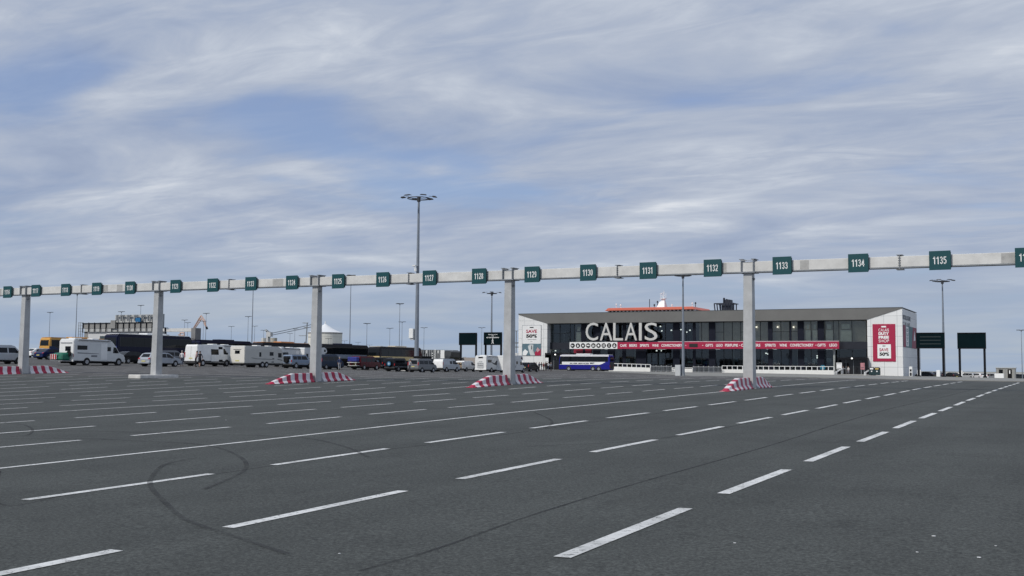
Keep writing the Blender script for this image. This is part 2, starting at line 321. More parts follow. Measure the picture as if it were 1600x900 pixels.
for n in range(0, 27):
    x = XA-WL*n
    ytop = 80.5 if n < 4 else 200
    if n < 4: pass
    else:
        for yy in range(80, 215):
            if in_pave(x, yy+1.5): ytop = yy; break
    if n >= 20: ytop = min(ytop, 155)
    solid = (n % 4 == 3)
    if solid:
        strip(lm, seg(x, -2, ytop, 1.0), .13)
    else:
        p0, per = PH[n] if n < 3 else ({4: 8.05, 5: 7.2, 6: 8.3}.get(n, 7.2+(n*1.37) % 2.2), 4.333)
        y = p0-3*per
        while y+3 < ytop:
            if rnd.random() > (.0 if n < 12 else .05): strip(lm, seg(x, y, y+3.0, 1.0), .15 if n < 3 else .135)
            y += per
tag(lm.build('lane_markings', PAINT), None, None, kind='structure')
# tar joints and tyre marks
def alpha_mat(name, col, lo, hi, sc=1.5, rough=.8):
    mt = bpy.data.materials.new(name); mt.use_nodes = True; t = mt.node_tree; b = t.nodes['Principled BSDF']; b.inputs['Base Color'].default_value = (*col, 1); b.inputs['Roughness'].default_value = rough
    gq = nd(t, 'ShaderNodeNewGeometry'); n = nd(t, 'ShaderNodeTexNoise', inp={'Scale': sc, 'Detail': 5, 'Roughness': .7}); t.links.new(gq.outputs['Position'], n.inputs['Vector'])
    r = nd(t, 'ShaderNodeMapRange', inp={1: .3, 2: .7, 3: lo, 4: hi}); t.links.new(n.outputs[0], r.inputs[0]); t.links.new(r.outputs[0], b.inputs['Alpha']); return mt
JM = alpha_mat('tar_joint', (.016, .017, .018), .15, .75, 1.2)
TM = alpha_mat('tyre_rubber_mark', (.016, .016, .017), .03, .50, 1.1)
def ground_path(uv, sub=10):
    P = [march(u, v)[:2] for u, v in uv]; o = []
    for i in range(len(P)-1):
        p0 = P[max(0, i-1)]; p1 = P[i]; p2 = P[i+1]; p3 = P[min(len(P)-1, i+2)]
        for k in range(sub):
            t = k/sub; o.append(tuple(.5*((2*p1)+(-p0+p2)*t+(2*p0-5*p1+4*p2-p3)*t*t+(-p0+3*p1-3*p2+p3)*t**3)))
    o.append(tuple(P[-1])); return o
jm = MB()
strip(jm, ground_path([(560, 899), (690, 858), (830, 808), (1000, 757), (1200, 698), (1310, 662), (1400, 637), (1480, 619), (1545, 603)], 14), .045, lift=.003)
strip(jm, ground_path([(0, 737), (200, 737+14), (400, 734.6), (530, 709), (665, 697.5)][:1]+[(2, 789), (120, 774), (260, 753), (380, 737.5), (530, 712.5), (665, 697), (800, 678), (1000, 650), (1190, 624)][0:], 12), .035, lift=.003)
tag(jm.build('asphalt_joints', JM), None, None, kind='structure')
tm = MB()
for uv in ([(0, 687), (80, 686.5), (150, 687), (220, 690), (300, 695), (345, 702), (375, 715), (385, 728), (380, 738), (355, 752), (320, 768)],
           [(310, 716), (260, 727), (238, 745), (236, 762), (258, 788), (290, 815), (360, 843), (450, 872)],
           [(60, 675), (150, 675), (260, 678), (400, 681), (480, 686), (540, 700), (575, 715)],
           [(835, 645), (858, 655), (862, 663), (850, 670)],
           [(0, 660), (35, 664), (50, 671), (45, 680), (15, 683)],
           [(400, 650), (520, 641), (640, 630), (760, 622)],
           [(820, 700), (1000, 690), (1120, 672), (1200, 655)],
           [(470, 600), (480, 601)]):
    strip(tm, ground_path(uv, 10), .07, lift=.0095)
tag(tm.build('tyre_marks', TM), None, None, kind='structure')
# ------------------------------------------------------------------ lane gantry
GA, GY = .0175, 52.3; GX0 = XA-3*WL; BAY = 13.3945
def gpos(s): return (GX0-s*math.cos(GA), GY+s*math.sin(GA))
def gtop(s): return 6.80+.0039*s
def gs_of_u(u, off=0.):      # distance along the gantry of an image column
    d = ray(u, 430); c, s_ = math.cos(GA), math.sin(GA)
    # (GX0 - s c + off*sin, GY + s s_ - off) parallel to d
    x0, y0 = GX0, GY-off
    return (x0*d[1]-y0*d[0])/(c*d[1]+s_*d[0])
gan = thing('lane_gantry', 'long pale metal gantry on square columns carrying the teal lane number signs across the asphalt', 'gantry', (GX0, GY, 0), -GA+math.pi)
# local frame: +x runs left along the beam, +y towards the camera
BH, BD = .50, .42
for i in range(-1, 6):
    s = BAY*i; x, y = gpos(s); z = g(x, y); zt = gtop(s)
    cm = MB(); a0, a1 = .25, .215
    cm.add([(s-a0, -a0*1.15, z-.1), (s+a0, -a0*1.15, z-.1), (s+a0, a0*1.15, z-.1), (s-a0, a0*1.15, z-.1), (s-a1, -a1, zt-BH), (s+a1, -a1, zt-BH), (s+a1, a1, zt-BH), (s-a1, a1, zt-BH)],
           [(0,3,2,1),(4,5,6,7),(0,1,5,4),(1,2,6,5),(2,3,7,6),(3,0,4,7)])
    c = cm.build('column', GALC, gan, .012)
    fm = MB(); fm.box(s-.42, s+.42, -.34, .34, z-.02, z+.045)
    for a in (-.34, .34):
        for b in (-.27, .27): fm.cyl((s+a, b, z+.04), (s+a, b, z+.11), .025, n=6)
    fm.build('base_plate', GALVD, c)
    br = MB(); br.box(s-.40, s+.40, -.36, .36, zt-BH-.06, zt-BH-.003)
    for a in (-.30, .30):
        br.box(s+a-.02, s+a+.02, -.33, .33, zt-BH-.003, zt+.10); br.box(s+a-.10, s+a+.10, -.33, .33, zt+.10, zt+.13)
        br.prism([(s+a-.15, zt-BH-.06), (s+a+.15, zt-BH-.06), (s+a, zt-BH-.28)], 'y', .255, .275) if False else None
    br.cyl((s-.34, .30, zt+.06), (s+.34, .30, zt+.06), .018, n=6)
    br.cyl((s-.2, 0, zt-BH-.35), (s-.29, 0, zt-BH-.35), .06, n=8)
    br.build('bracket', GALVD, c)
jo = [gs_of_u(u) for u in (132, 362, 642, 967, 1407)]
def beam(sa, sb):
    bm_ = MB(); n = 2
    za, zb = gtop(sa), gtop(sb)
    bm_.add([(sa, -BD/2, za-BH), (sb, -BD/2, zb-BH), (sb, BD/2, zb-BH), (sa, BD/2, za-BH), (sa, -BD/2, za), (sb, -BD/2, zb), (sb, BD/2, zb), (sa, BD/2, za)],
            [(0,3,2,1),(4,5,6,7),(0,1,5,4),(1,2,6,5),(2,3,7,6),(3,0,4,7)])
    b_ = bm_.build('beam', GALV, gan, .015)
    lip = MB(); lip.add([(sa, -BD/2-.015, za-BH-.045), (sb, -BD/2-.015, zb-BH-.045), (sb, BD/2+.03, zb-BH-.045), (sa, BD/2+.03, za-BH-.045), (sa, -BD/2-.015, za-BH-.004), (sb, -BD/2-.015, zb-BH-.004), (sb, BD/2+.03, zb-BH-.004), (sa, BD/2+.03, za-BH-.004)],
            [(0,3,2,1),(4,5,6,7),(0,1,5,4),(1,2,6,5),(2,3,7,6),(3,0,4,7)]); lip.build('cable_tray', GALVD, b_)
    # grey weathered stretches with their own edges
    for _ in range(2):
        q = sa+(sb-sa)*rnd.uniform(.15, .85); wq = rnd.uniform(.2, .5)
        pm_ = MB(); zq = gtop(q); pm_.box(q-wq, q+wq, BD/2, BD/2+.004, zq-BH+.03, zq-.03); pm_.build('patch_plate', mat('grey_patch_plate', (.40, .40, .385), .55, 0, 4, .2), b_)
js = sorted(jo)
ends = [-BAY-3]+js+[BAY*5+6]
for a, b in zip(ends[:-1], ends[1:]): beam(a+.012, b-.012)
for s in jo:
    zt = gtop(s); fl = MB()
    fl.box(s-.012, s+.012, -.27, .27, zt-BH-.08, zt+.05); 
    fl.box(s-.13, s-.012, -.25, .25, zt+.05, zt+.075); fl.box(s+.012, s+.13, -.25, .25, zt+.05, zt+.075); fl.box(s-.16, s+.16, -.27, .27, zt-BH-.11, zt-BH-.081)
    for dx in (-.05, .05):
        for k in range(4): fl.cyl((s+dx*.5, .225, zt-.08-k*.11), (s+dx, .235, zt-.08-k*.11), .02, n=6)
    fl.build('beam_joint', GALVD, gan)
# signs
DG = {'1': [[(.12, 1.25), (.52, 1.6), (.52, 0)]], '0': [[(.15, .3), (.15, 1.3), (.45, 1.58), (.75, 1.3), (.75, .3), (.45, .02), (.15, .3)]], '2': [[(.12, 1.28), (.3, 1.55), (.6, 1.55), (.78, 1.25), (.72, .9), (.12, .06), (.8, .06)]],
      '3': [[(.14, 1.35), (.4, 1.57), (.7, 1.42), (.72, 1.05), (.42, .85), (.74, .65), (.76, .25), (.45, .02), (.12, .25)]], '4': [[(.62, 0), (.62, 1.6), (.08, .42), (.86, .42)]], '5': [[(.74, 1.54), (.2, 1.54), (.17, .9), (.5, .98), (.78, .7), (.72, .2), (.42, .02), (.12, .2)]],
      '6': [[(.68, 1.45), (.45, 1.58), (.2, 1.2), (.15, .4), (.42, .02), (.75, .3), (.72, .75), (.45, .95), (.17, .7)]], '7': [[(.1, 1.54), (.8, 1.54), (.35, 0)]], '8': [[(.45, .86), (.18, 1.1), (.2, 1.4), (.45, 1.58), (.7, 1.4), (.72, 1.1), (.45, .86), (.14, .6), (.16, .2), (.45, .02), (.74, .2), (.76, .6), (.45, .86)]],
      '9': [[(.22, .15), (.45, .02), (.7, .4), (.75, 1.2), (.48, 1.58), (.15, 1.3), (.18, .85), (.45, .65), (.73, .9)]]}
def digits(mb, s, h=.31, w=.145, gap=.148, th=.040):
    x = -gap*len(s)/2
    for c in s:
        for pl in DG[c]:
            P = [Vector((x+a/.9*w*.82+.01, b/1.6*h-h/2)) for a, b in pl]
            for p, q in zip(P[:-1], P[1:]):
                d = (q-p).normalized(); n_ = Vector((-d.y, d.x))*th/2; p = p-d*th*.35; q = q+d*th*.35
                c4 = [p+n_, q+n_, q-n_, p-n_]; mb.add([(k.x, -.0345, k.y) for k in c4]+[(k.x, -.0302, k.y) for k in c4], [(0,1,2,3),(4,7,6,5),(0,4,5,1),(1,5,6,2),(2,6,7,3),(3,7,4,0)])
        x += gap
SG = {1116: (13, 456.3), 1117: (57, 454.3), 1118: (103.5, 453), 1119: (152, 451.3), 1120: (204, 449.7), 1121: (275, 447.5), 1122: (333, 445.6), 1123: (392.5, 443.4), 1124: (456.5, 441.5), 1125: (528.8, 439.5),
      1126: (598.3, 436.8), 1127: (671.3, 434.3), 1128: (748.8, 431.5), 1129: (831.5, 428.8), 1130: (919, 426), 1131: (1012.7, 422.8), 1132: (1113.7, 418.8), 1133: (1222.3, 415), 1134: (1341.5, 411), 1135: (1469.3, 406.8), 1136: (1605, 402.2)}
ORD = ['leftmost', 'second from the left', 'third from the left', 'fourth from the left', 'fifth from the left', 'just right of the white plinth column', 'second right of the white plinth column', 'third right of the white plinth column', 'last before the second barrier column', 'just right of the second barrier column',
       'left of the tallest mast', 'right of the tallest mast', 'last before the middle barrier column', 'just right of the middle barrier column', 'hanging over the left end of the terminal roof', 'hanging above the ferry mast', 'just left of the nearest column', 'just right of the nearest column', 'hanging over the right part of the terminal', 'largest whole sign, above the dark boards', 'cut by the right edge']
WHERE = dict(zip(range(1116, 1137), ORD))
TEALD = mat('teal_sign_edge', (.003, .045, .05), .5, 0, 2, .1)
for num, (u, v) in SG.items():
    s = gs_of_u(u, .36); x, y = GX0-s*math.cos(GA)+.36*-math.sin(GA), GY+s*math.sin(GA)-.36
    dd = ray(u, v); z = float((C0+dd*(y/dd[1]))[2])
    hw = .455; hh = .43
    t = thing('lane_number_sign', 'teal square sign reading %d, %s' % (num, WHERE[num]), 'lane sign', (x, y, z), -GA, 'teal lane number signs')
    a = MB(); a.box(-hw, hw, -.03, 0, -hh, hh); a.build('face_panel', TEAL, t, .006)
    bx = MB(); bx.box(-hw+.03, hw-.004+.01, .001, .09, -hh+.05, hh-.06); bx.build('sign_case', TEALD, t)
    tx = MB(); digits(tx, str(num)); tx.build('numerals', LET, t)
# ------------------------------------------------------------------ striped concrete barriers at the column feet
def wedge(length, nstripe=8, flip=1, h=.56):
    """ramped jersey block, nose at local y=0 rising away; flip=-1 puts the nose at the far end"""
    mb = MB(); N_ = nstripe*6
    def prof(t):
        k = min(1, max(.10, (t/.52)**.8)) ; H = h*k
        wb = .30*(.72+.28*min(1, t*5)); 
        return [(-wb, 0), (-wb, .06*k+.01), (-wb*.62, H*.38), (-wb*.44, H*.92), (-wb*.36, H), (wb*.36, H), (wb*.44, H*.92), (wb*.62, H*.38), (wb, .06*k+.01), (wb, 0)]
    # slanted stripes: sections sheared with height
    rings = []
    for i in range(N_+1):
        t = i/N_; r = []
        for (a, b) in prof(t): r.append((a, flip*(t*length+.10*b/h*(1 if t < .98 else 0)), b))
        rings.append(r)
    n = 10
    for r in rings: mb.v += r
    for i in range(N_):
        mi = (int((i+.5)/6) % 2)
        for k in range(n-1): mb.f.append((i*n+k, i*n+k+1, (i+1)*n+k+1, (i+1)*n+k)); mb.m.append(mi)
    mb.f.append(tuple(range(n))); mb.m.append(0); mb.f.append(tuple(N_*n+k for k in range(n))); mb.m.append(mi)
    return mb
wf = wedge(3.9, 11, 1); wr = wedge(3.4, 10, -1)
pf = wf.build('striped_barrier', [REDB, WHTB]); pr = wr.build('striped_barrier', [REDB, WHTB])
which = {0: 'nearest column, before the terminal', 1: 'column left of the terminal', 2: 'column before the white storage tank', 4: 'leftmost column'}
first = True
def slope_x(x, y): return math.atan((g(x, y+1.5)-g(x, y-1.5))/3)
for i, nm in which.items():
    x, y = gpos(BAY*i)
    for side, src in ((0, pf), (1, pr)):
        o = src if i == 0 else src.copy()
        if i: COL.objects.link(o)
        yy = y-.42-3.9-.02 if side == 0 else y+.42+3.4+.05
        o.location = (x, yy, g(x, yy)+.004); o.rotation_euler = (slope_x(x, y), 0, 0)
        tag(o, 'striped ramp barrier %s the %s' % ('left of' if side == 0 else 'right of', nm), 'barrier', 'striped barriers at the gantry columns')
x, y = gpos(BAY*3)
o = MB().box(-.55, .55, -1.9, 1.5, -.05, .22).build('concrete_plinth', mat('white_plinth_concrete', (.62, .61, .58), .8, 0, 4, .2, .2), None, .04)
o.location = (x, y, g(x, y)); tag(o, 'chipped white concrete plinth around the column between signs 1120 and 1121', 'plinth')
# small litter
lit = None
LITL = ['larger scrap below the second dash from the left', 'scrap far away at the left, among the far dashes', 'scrap above the long solid line at the left', 'scrap right of the nearest dash', 'topmost of the scraps in the bottom right corner', 'rightmost of the scraps in the bottom right corner', 'leftmost of the scraps in the bottom right corner', 'lowest of the scraps in the bottom right corner']
for (u, v), ll in zip(((530, 874), (125, 620), (353, 657), (1148, 857), (1459, 842), (1556, 859), (1433, 868), (1530, 880)), LITL):
    p = march(u, v)
    if lit is None:
        a = MB(); q = [(-.03, -.02), (.01, -.035), (.035, -.005), (.02, .025), (-.02, .03)]; a.prism(q, 'z', 0, .006); lit = a.build('litter_scrap', LET); o = lit
    else: o = lit.copy(); COL.objects.link(o)
    o.location = (p[0], p[1], g(p[0], p[1])+.004); o.rotation_euler = (0, 0, rnd.uniform(0, 6)); o.scale = [rnd.uniform(.25, .5)]*3
    tag(o, 'tiny white litter '+ll, 'litter', 'litter scraps on the asphalt')
# ------------------------------------------------------------------ lamp masts
LAMPM = mat('lamp_head_dark', (.035, .038, .045), .5, 0, 4, .2)
def mast_base(t, H, r0, r1):
    mb = MB(); mb.cyl((0, 0, 0), (0, 0, H), r0, r1, 12); p = mb.build('pole', MASTM, t, smooth=False)
    fm = MB(); fm.cyl((0, 0, 0), (0, 0, .12), r0*1.7, r0*1.7, 12); fm.cyl((0, 0, .12), (0, 0, .5), r0*1.15, r0*1.08, 12); fm.build('base_flange', GALVD, t); return p
def lamp_ring(name, label, loc, H, r0=.33, R=1.9, heads=6, cab=False):
    t = thing(name, label, 'lamp mast', loc, 0, 'floodlight masts around the port'); mast_base(t, H, r0, r0*.42)
    rg = MB(); n = 20
    pts = [(R*math.cos(2*math.pi*i/n), R*math.sin(2*math.pi*i/n), H) for i in range(n+1)]; rg.tube(pts, .07, 5)
    for i in range(4):
        a = math.pi/4+i*math.pi/2; rg.cyl((0, 0, H-.05), (R*math.cos(a), R*math.sin(a), H), .06, n=5)
    rg.cyl((0, 0, H-.5), (0, 0, H+.25), .28, .28, 8); rg.build('head_ring', LAMPM, t)
    for i in range(heads):
        a = 2*math.pi*(i+.3)/heads; c, s = math.cos(a), math.sin(a); f = MB()
        f.add([(-.34, -.5, -.06), (.34, -.5, -.06), (.34, .5, -.06), (-.34, .5, -.06), (-.22, -.36, .10), (.22, -.36, .10), (.22, .36, .10), (-.22, .36, .10)], [(0,3,2,1),(4,5,6,7),(0,1,5,4),(1,2,6,5),(2,3,7,6),(3,0,4,7)])
        f.box(-.9, -.3, -.04, .04, -.03, .03); o = f.build('floodlight', LAMPM, t); o.location = (c*(R+.75), s*(R+.75), H+.22); o.rotation_euler = (0, .12, a)
    return t
def lamp_tee(label, loc, H, r0=.14, arm=1.1, cross=False):
    t = thing('street_lamp', label, 'street lamp', loc, 0, 'thin lamp posts in the distance'); mast_base(t, H, r0, r0*.5)
    a = MB(); a.cyl((-arm*.8, 0, H), (arm*.8, 0, H), .05, n=5)
    if cross: a.cyl((0, -arm*.8, H), (0, arm*.8, H), .05, n=5)
    a.cyl((0, 0, H-.3), (0, 0, H+.1), .1, n=6); a.build('cross_arm', LAMPM, t)
    for dx, dy in ((-1, 0), (1, 0))+(((0, 1), (0, -1)) if cross else ()):
        f = MB(); f.box(-.42, .42, -.22, .22, -.05, .08); o = f.build('lamp_head', LAMPM, t); o.location = (dx*arm, dy*arm, H+.05); o.rotation_euler = (0, 0, math.atan2(dy, dx))
    return t
def lamp_at(u, vt, Z):
    """ground point and mast height for a mast whose top is at pixel row vt"""
    p = gp(u, Z); H = float(pz(u, vt, Z)[2]-p[2]); return p, H
p, H = lamp_at(648.5, 307, 166)
# the mast leans by nothing: its foot is placed where the photo's top and foot agree on average
t = lamp_ring('floodlight_mast', 'tallest floodlight mast with a ring of lamps, on a white plinth among the vans', gp(650.5, 166), H, .37, 1.75, 6)
c = MB(); c.box(-1.15, -.38, -.5, .3, 5.0, 6.5); c.box(-1.05, -.4, -.3, .2, 4.75, 5.0); c.build('control_cabinet', WHT, t, .04)
c = MB(); c.box(-.5, .15, -.9, -.3, 16.1, 16.25); c.cyl((0, -.6, 15.3), (0, -.6, 15.75), .22, n=10); c.cyl((-.15, -.7, 15.75), (-.15, -.7, 16.1), .08, n=8); c.build('security_camera', WHT, t)
o = MB().box(-1.5, 1.1, -2.6, 1.2, -.1, .28).build('concrete_plinth', mat('white_plinth_concrete', (.6, .6, .6)), None, .06)
q = gp(650.5, 166); o.location = (q[0], q[1], q[2]); tag(o, 'white concrete plinth under the tallest floodlight mast', 'plinth')
p, H = lamp_at(1067.5, 430, 205)
t = lamp_ring('floodlight_mast', 'slim floodlight mast before the terminal with a pale cabinet at its foot', p, H, .30, 1.45, 6)
c = MB(); c.box(-1.35, -.32, -.8, .2, 0, 2.15); c.build('control_cabinet', mat('pale_grey_cabinet', (.5, .52, .53), .5, 0, 2, .1), t, .03)
p, H = lamp_at(1475, 439, 225); lamp_ring('floodlight_mast', 'floodlight mast rising behind the dark board right of the terminal, beneath sign 1135', p, H, .30, 1.45, 6)
p, H = lamp_at(767.5, 458, 255); lamp_ring('floodlight_mast', 'floodlight mast rising behind the dark board with the walking figure, beneath sign 1128', p, H, .30, 1.2, 4)
LT = [(116.5, 459, 210, 1, 'tall lamp post under sign 1118 behind the white motorhome'),
      (392.5, 436, 190, 1, 'tall lamp post running up behind sign 1123'),
      (545.8, 430, 200, 1, 'tall lamp post running up behind the gantry just right of sign 1125'),
      (75, 488, 330, 0, 'lamp post right of the leftmost gantry column, beyond the yellow coach'),
      (217, 477, 330, 0, 'lamp post standing behind the grey overhead sign structure'),
      (187, 487, 320, 0, 'short lamp top showing over the left shoulder of the grey overhead sign structure'),
      (286.5, 500, 380, 0, 'lamp post between column and crane, above the far concrete beam'),
      (291.5, 504, 430, 0, 'thinner lamp post directly beside the one above the far concrete beam'),
      (320, 489.5, 330, 0, 'lamp post touching the tip of the crane jib'),
      (316, 502, 420, 0, 'thin lamp post hidden behind the crane jib tip'),
      (360, 510, 420, 0, 'lone dark lamp post behind the white panel van'),
      (386, 494.5, 340, 0, 'lamp post immediately left of the tall one behind sign 1123'),
      (396.5, 509.5, 430, 0, 'thin lamp post immediately right of the tall one behind sign 1123'),
      (410.8, 516, 420, 0, 'lamp post in front of the twin silos'),
      (452, 521, 470, 0, 'small lamp post left of the pair under sign 1124'),
      (459.5, 514, 400, 0, 'taller lamp post of the pair under sign 1124'),
      (485.5, 527, 420, 0, 'short lamp post in front of the left side of the white storage tank'),
      (512.5, 529, 420, 0, 'short lamp post in front of the right side of the white storage tank'),
      (537.6, 532.5, 560, 0, 'tiny lamp post just right of the white storage tank'),
      (558.8, 535, 620, 0, 'tiny lamp post between the two taller ones under sign 1125'),
      (572.3, 505.5, 330, 1, 'lamp post with crossed arms above the red van'),
      (576.8, 539, 650, 0, 'tiny lamp post at the foot of the crossed arm lamp'),
      (593.3, 541, 700, 0, 'smallest lamp post, above the black jeep'),
      (608.3, 513, 360, 0, 'lamp post under sign 1126 above the yellow banded coach'),
      (623.3, 474.5, 270, 1, 'taller double lamp post left of the main floodlight mast'),
      (627.3, 503, 320, 0, 'lamp post close behind the double one left of the main mast'),
      (661.8, 512, 370, 0, 'lamp post just right of the main floodlight mast'),
      (752.3, 512, 370, 0, 'lamp post standing between the two left hand dark boards'),
      (1597, 516, 245, 0, 'lamp post at the right edge of the view beside the booth')]
for u, v, Z, cr, lb in LT:
    p, H = lamp_at(u, v, Z); lamp_tee(lb, p, max(4, H), max(.10, Z/1690*.9*(.62 if cr else .5)), Z/1690*(4.3 if cr else 4.0), bool(cr))
# ------------------------------------------------------------------ dark overhead direction boards
def board(label, u0, u1, v0, v1, Z, left, txt=False, stripes=False):
    uc = (u0+u1)/2; b = gp(uc, Z); yf = b[1]
    A = FP(u0, (v0+v1)/2, yf); B = FP(u1, (v0+v1)/2, yf); zt = FP(uc, v0, yf)[2]; zb = FP(uc, v1, yf)[2]
    hw = (B[0]-A[0])/2; xc = (A[0]+B[0])/2; z0 = g(xc, yf)
    t = thing('direction_board', label, 'sign board', (xc, yf, z0), 0, 'dark overhead boards beside the terminal'); h0, h1 = zb-z0, zt-z0
    a = MB(); a.box(-hw, hw, -.08, .08, h0, h1); a.build('panel', DGRN, t, .02)
    f = MB()
    for (p_, q_, r_, s_) in ((-hw-.06, hw+.06, h1, h1+.14), (-hw-.06, hw+.06, h0-.16, h0), ): f.box(p_, q_, -.16, .16, r_, s_)
    f.box(-hw-.06, -hw, -.16, .16, h0, h1); f.box(hw, hw+.06, -.16, .16, h0, h1); f.build('frame', DARKM, t)
    for k in (-1, 1):
        q = MB(); px = k*(hw-.22); q.box(px-.17, px+.17, .10, .44, -.3, h1-.1); q.box(px-.3, px+.3, 0, .5, -.05, .25); q.build('post', DARKM, t)
    if stripes:
        f = MB()
        for k in range(3): f.box(-hw*.75, hw*.75, -.10, -.081, h0+(h1-h0)*(.22+.25*k), h0+(h1-h0)*(.30+.25*k))
        f.build('louvre', mat('dull_green_slat', (.003, .014, .016), .5, 0, 2, .2), t)
    if txt:
        x_ = MB(); H_ = h1-h0
        text_fit(x_, 'BIENVENUE A BORD', -hw*.5, hw*.55, h0+.82*H_, h0+.89*H_, FRONT(-.085), .01, .02)
        text_fit(x_, 'WALK', -hw*.16, hw*.16, h0+.70*H_, h0+.78*H_, FRONT(-.085), .01, .02)
        text_fit(x_, 'PIETONS PEDESTRIANS', -hw*.72, hw*.72, h0+.55*H_, h0+.64*H_, FRONT(-.085), .01, .03)
        x_.build('lettering', LET, t)
        s_ = MB(); Y_ = -.095
        def bar(x0, z0_, x1, z1_, w_):
            d = Vector((x1-x0, 0, z1_-z0_)); n_ = Vector((-d.z, 0, d.x)).normalized()*w_/2
            s_.add([(x0+n_.x, Y_, z0_+n_.z), (x1+n_.x, Y_, z1_+n_.z), (x1-n_.x, Y_, z1_-n_.z), (x0-n_.x, Y_, z0_-n_.z), (x0+n_.x, Y_+.014, z0_+n_.z), (x1+n_.x, Y_+.014, z1_+n_.z), (x1-n_.x, Y_+.014, z1_-n_.z), (x0-n_.x, Y_+.014, z0_-n_.z)],
                   [(0,1,2,3),(4,7,6,5),(0,4,5,1),(1,5,6,2),(2,6,7,3),(3,7,4,0)])
        s_.cyl((0, Y_, h0+.46*H_), (0, Y_+.014, h0+.46*H_), .05*H_, n=12)
        bar(-.02*H_, h0+.40*H_, .0, h0+.22*H_, .09*H_); bar(-.01*H_, h0+.24*H_, -.09*H_, h0+.05*H_, .05*H_); bar(0, h0+.24*H_, .10*H_, h0+.06*H_, .05*H_)
        bar(-.02*H_, h0+.38*H_, -.10*H_, h0+.26*H_, .035*H_); bar(0, h0+.38*H_, .08*H_, h0+.28*H_, .035*H_)
        s_.build('walking_figure', LET, t)
board('blank dark green board on two posts, leftmost of the four, above the small white van', 718, 744.5, 521, 538, 235, True)
board('dark green board with white lettering and a walking figure, above the pale motorhome', 756.7, 783.6, 520.2, 538, 235, True, txt=True)
board('dark slatted board on two posts touching the right end of the terminal', 1432, 1475.5, 521, 543, 176, False, stripes=True)
board('blank near black board on two posts standing free, rightmost of the four', 1496.5, 1540, 521, 543.5, 176, False)
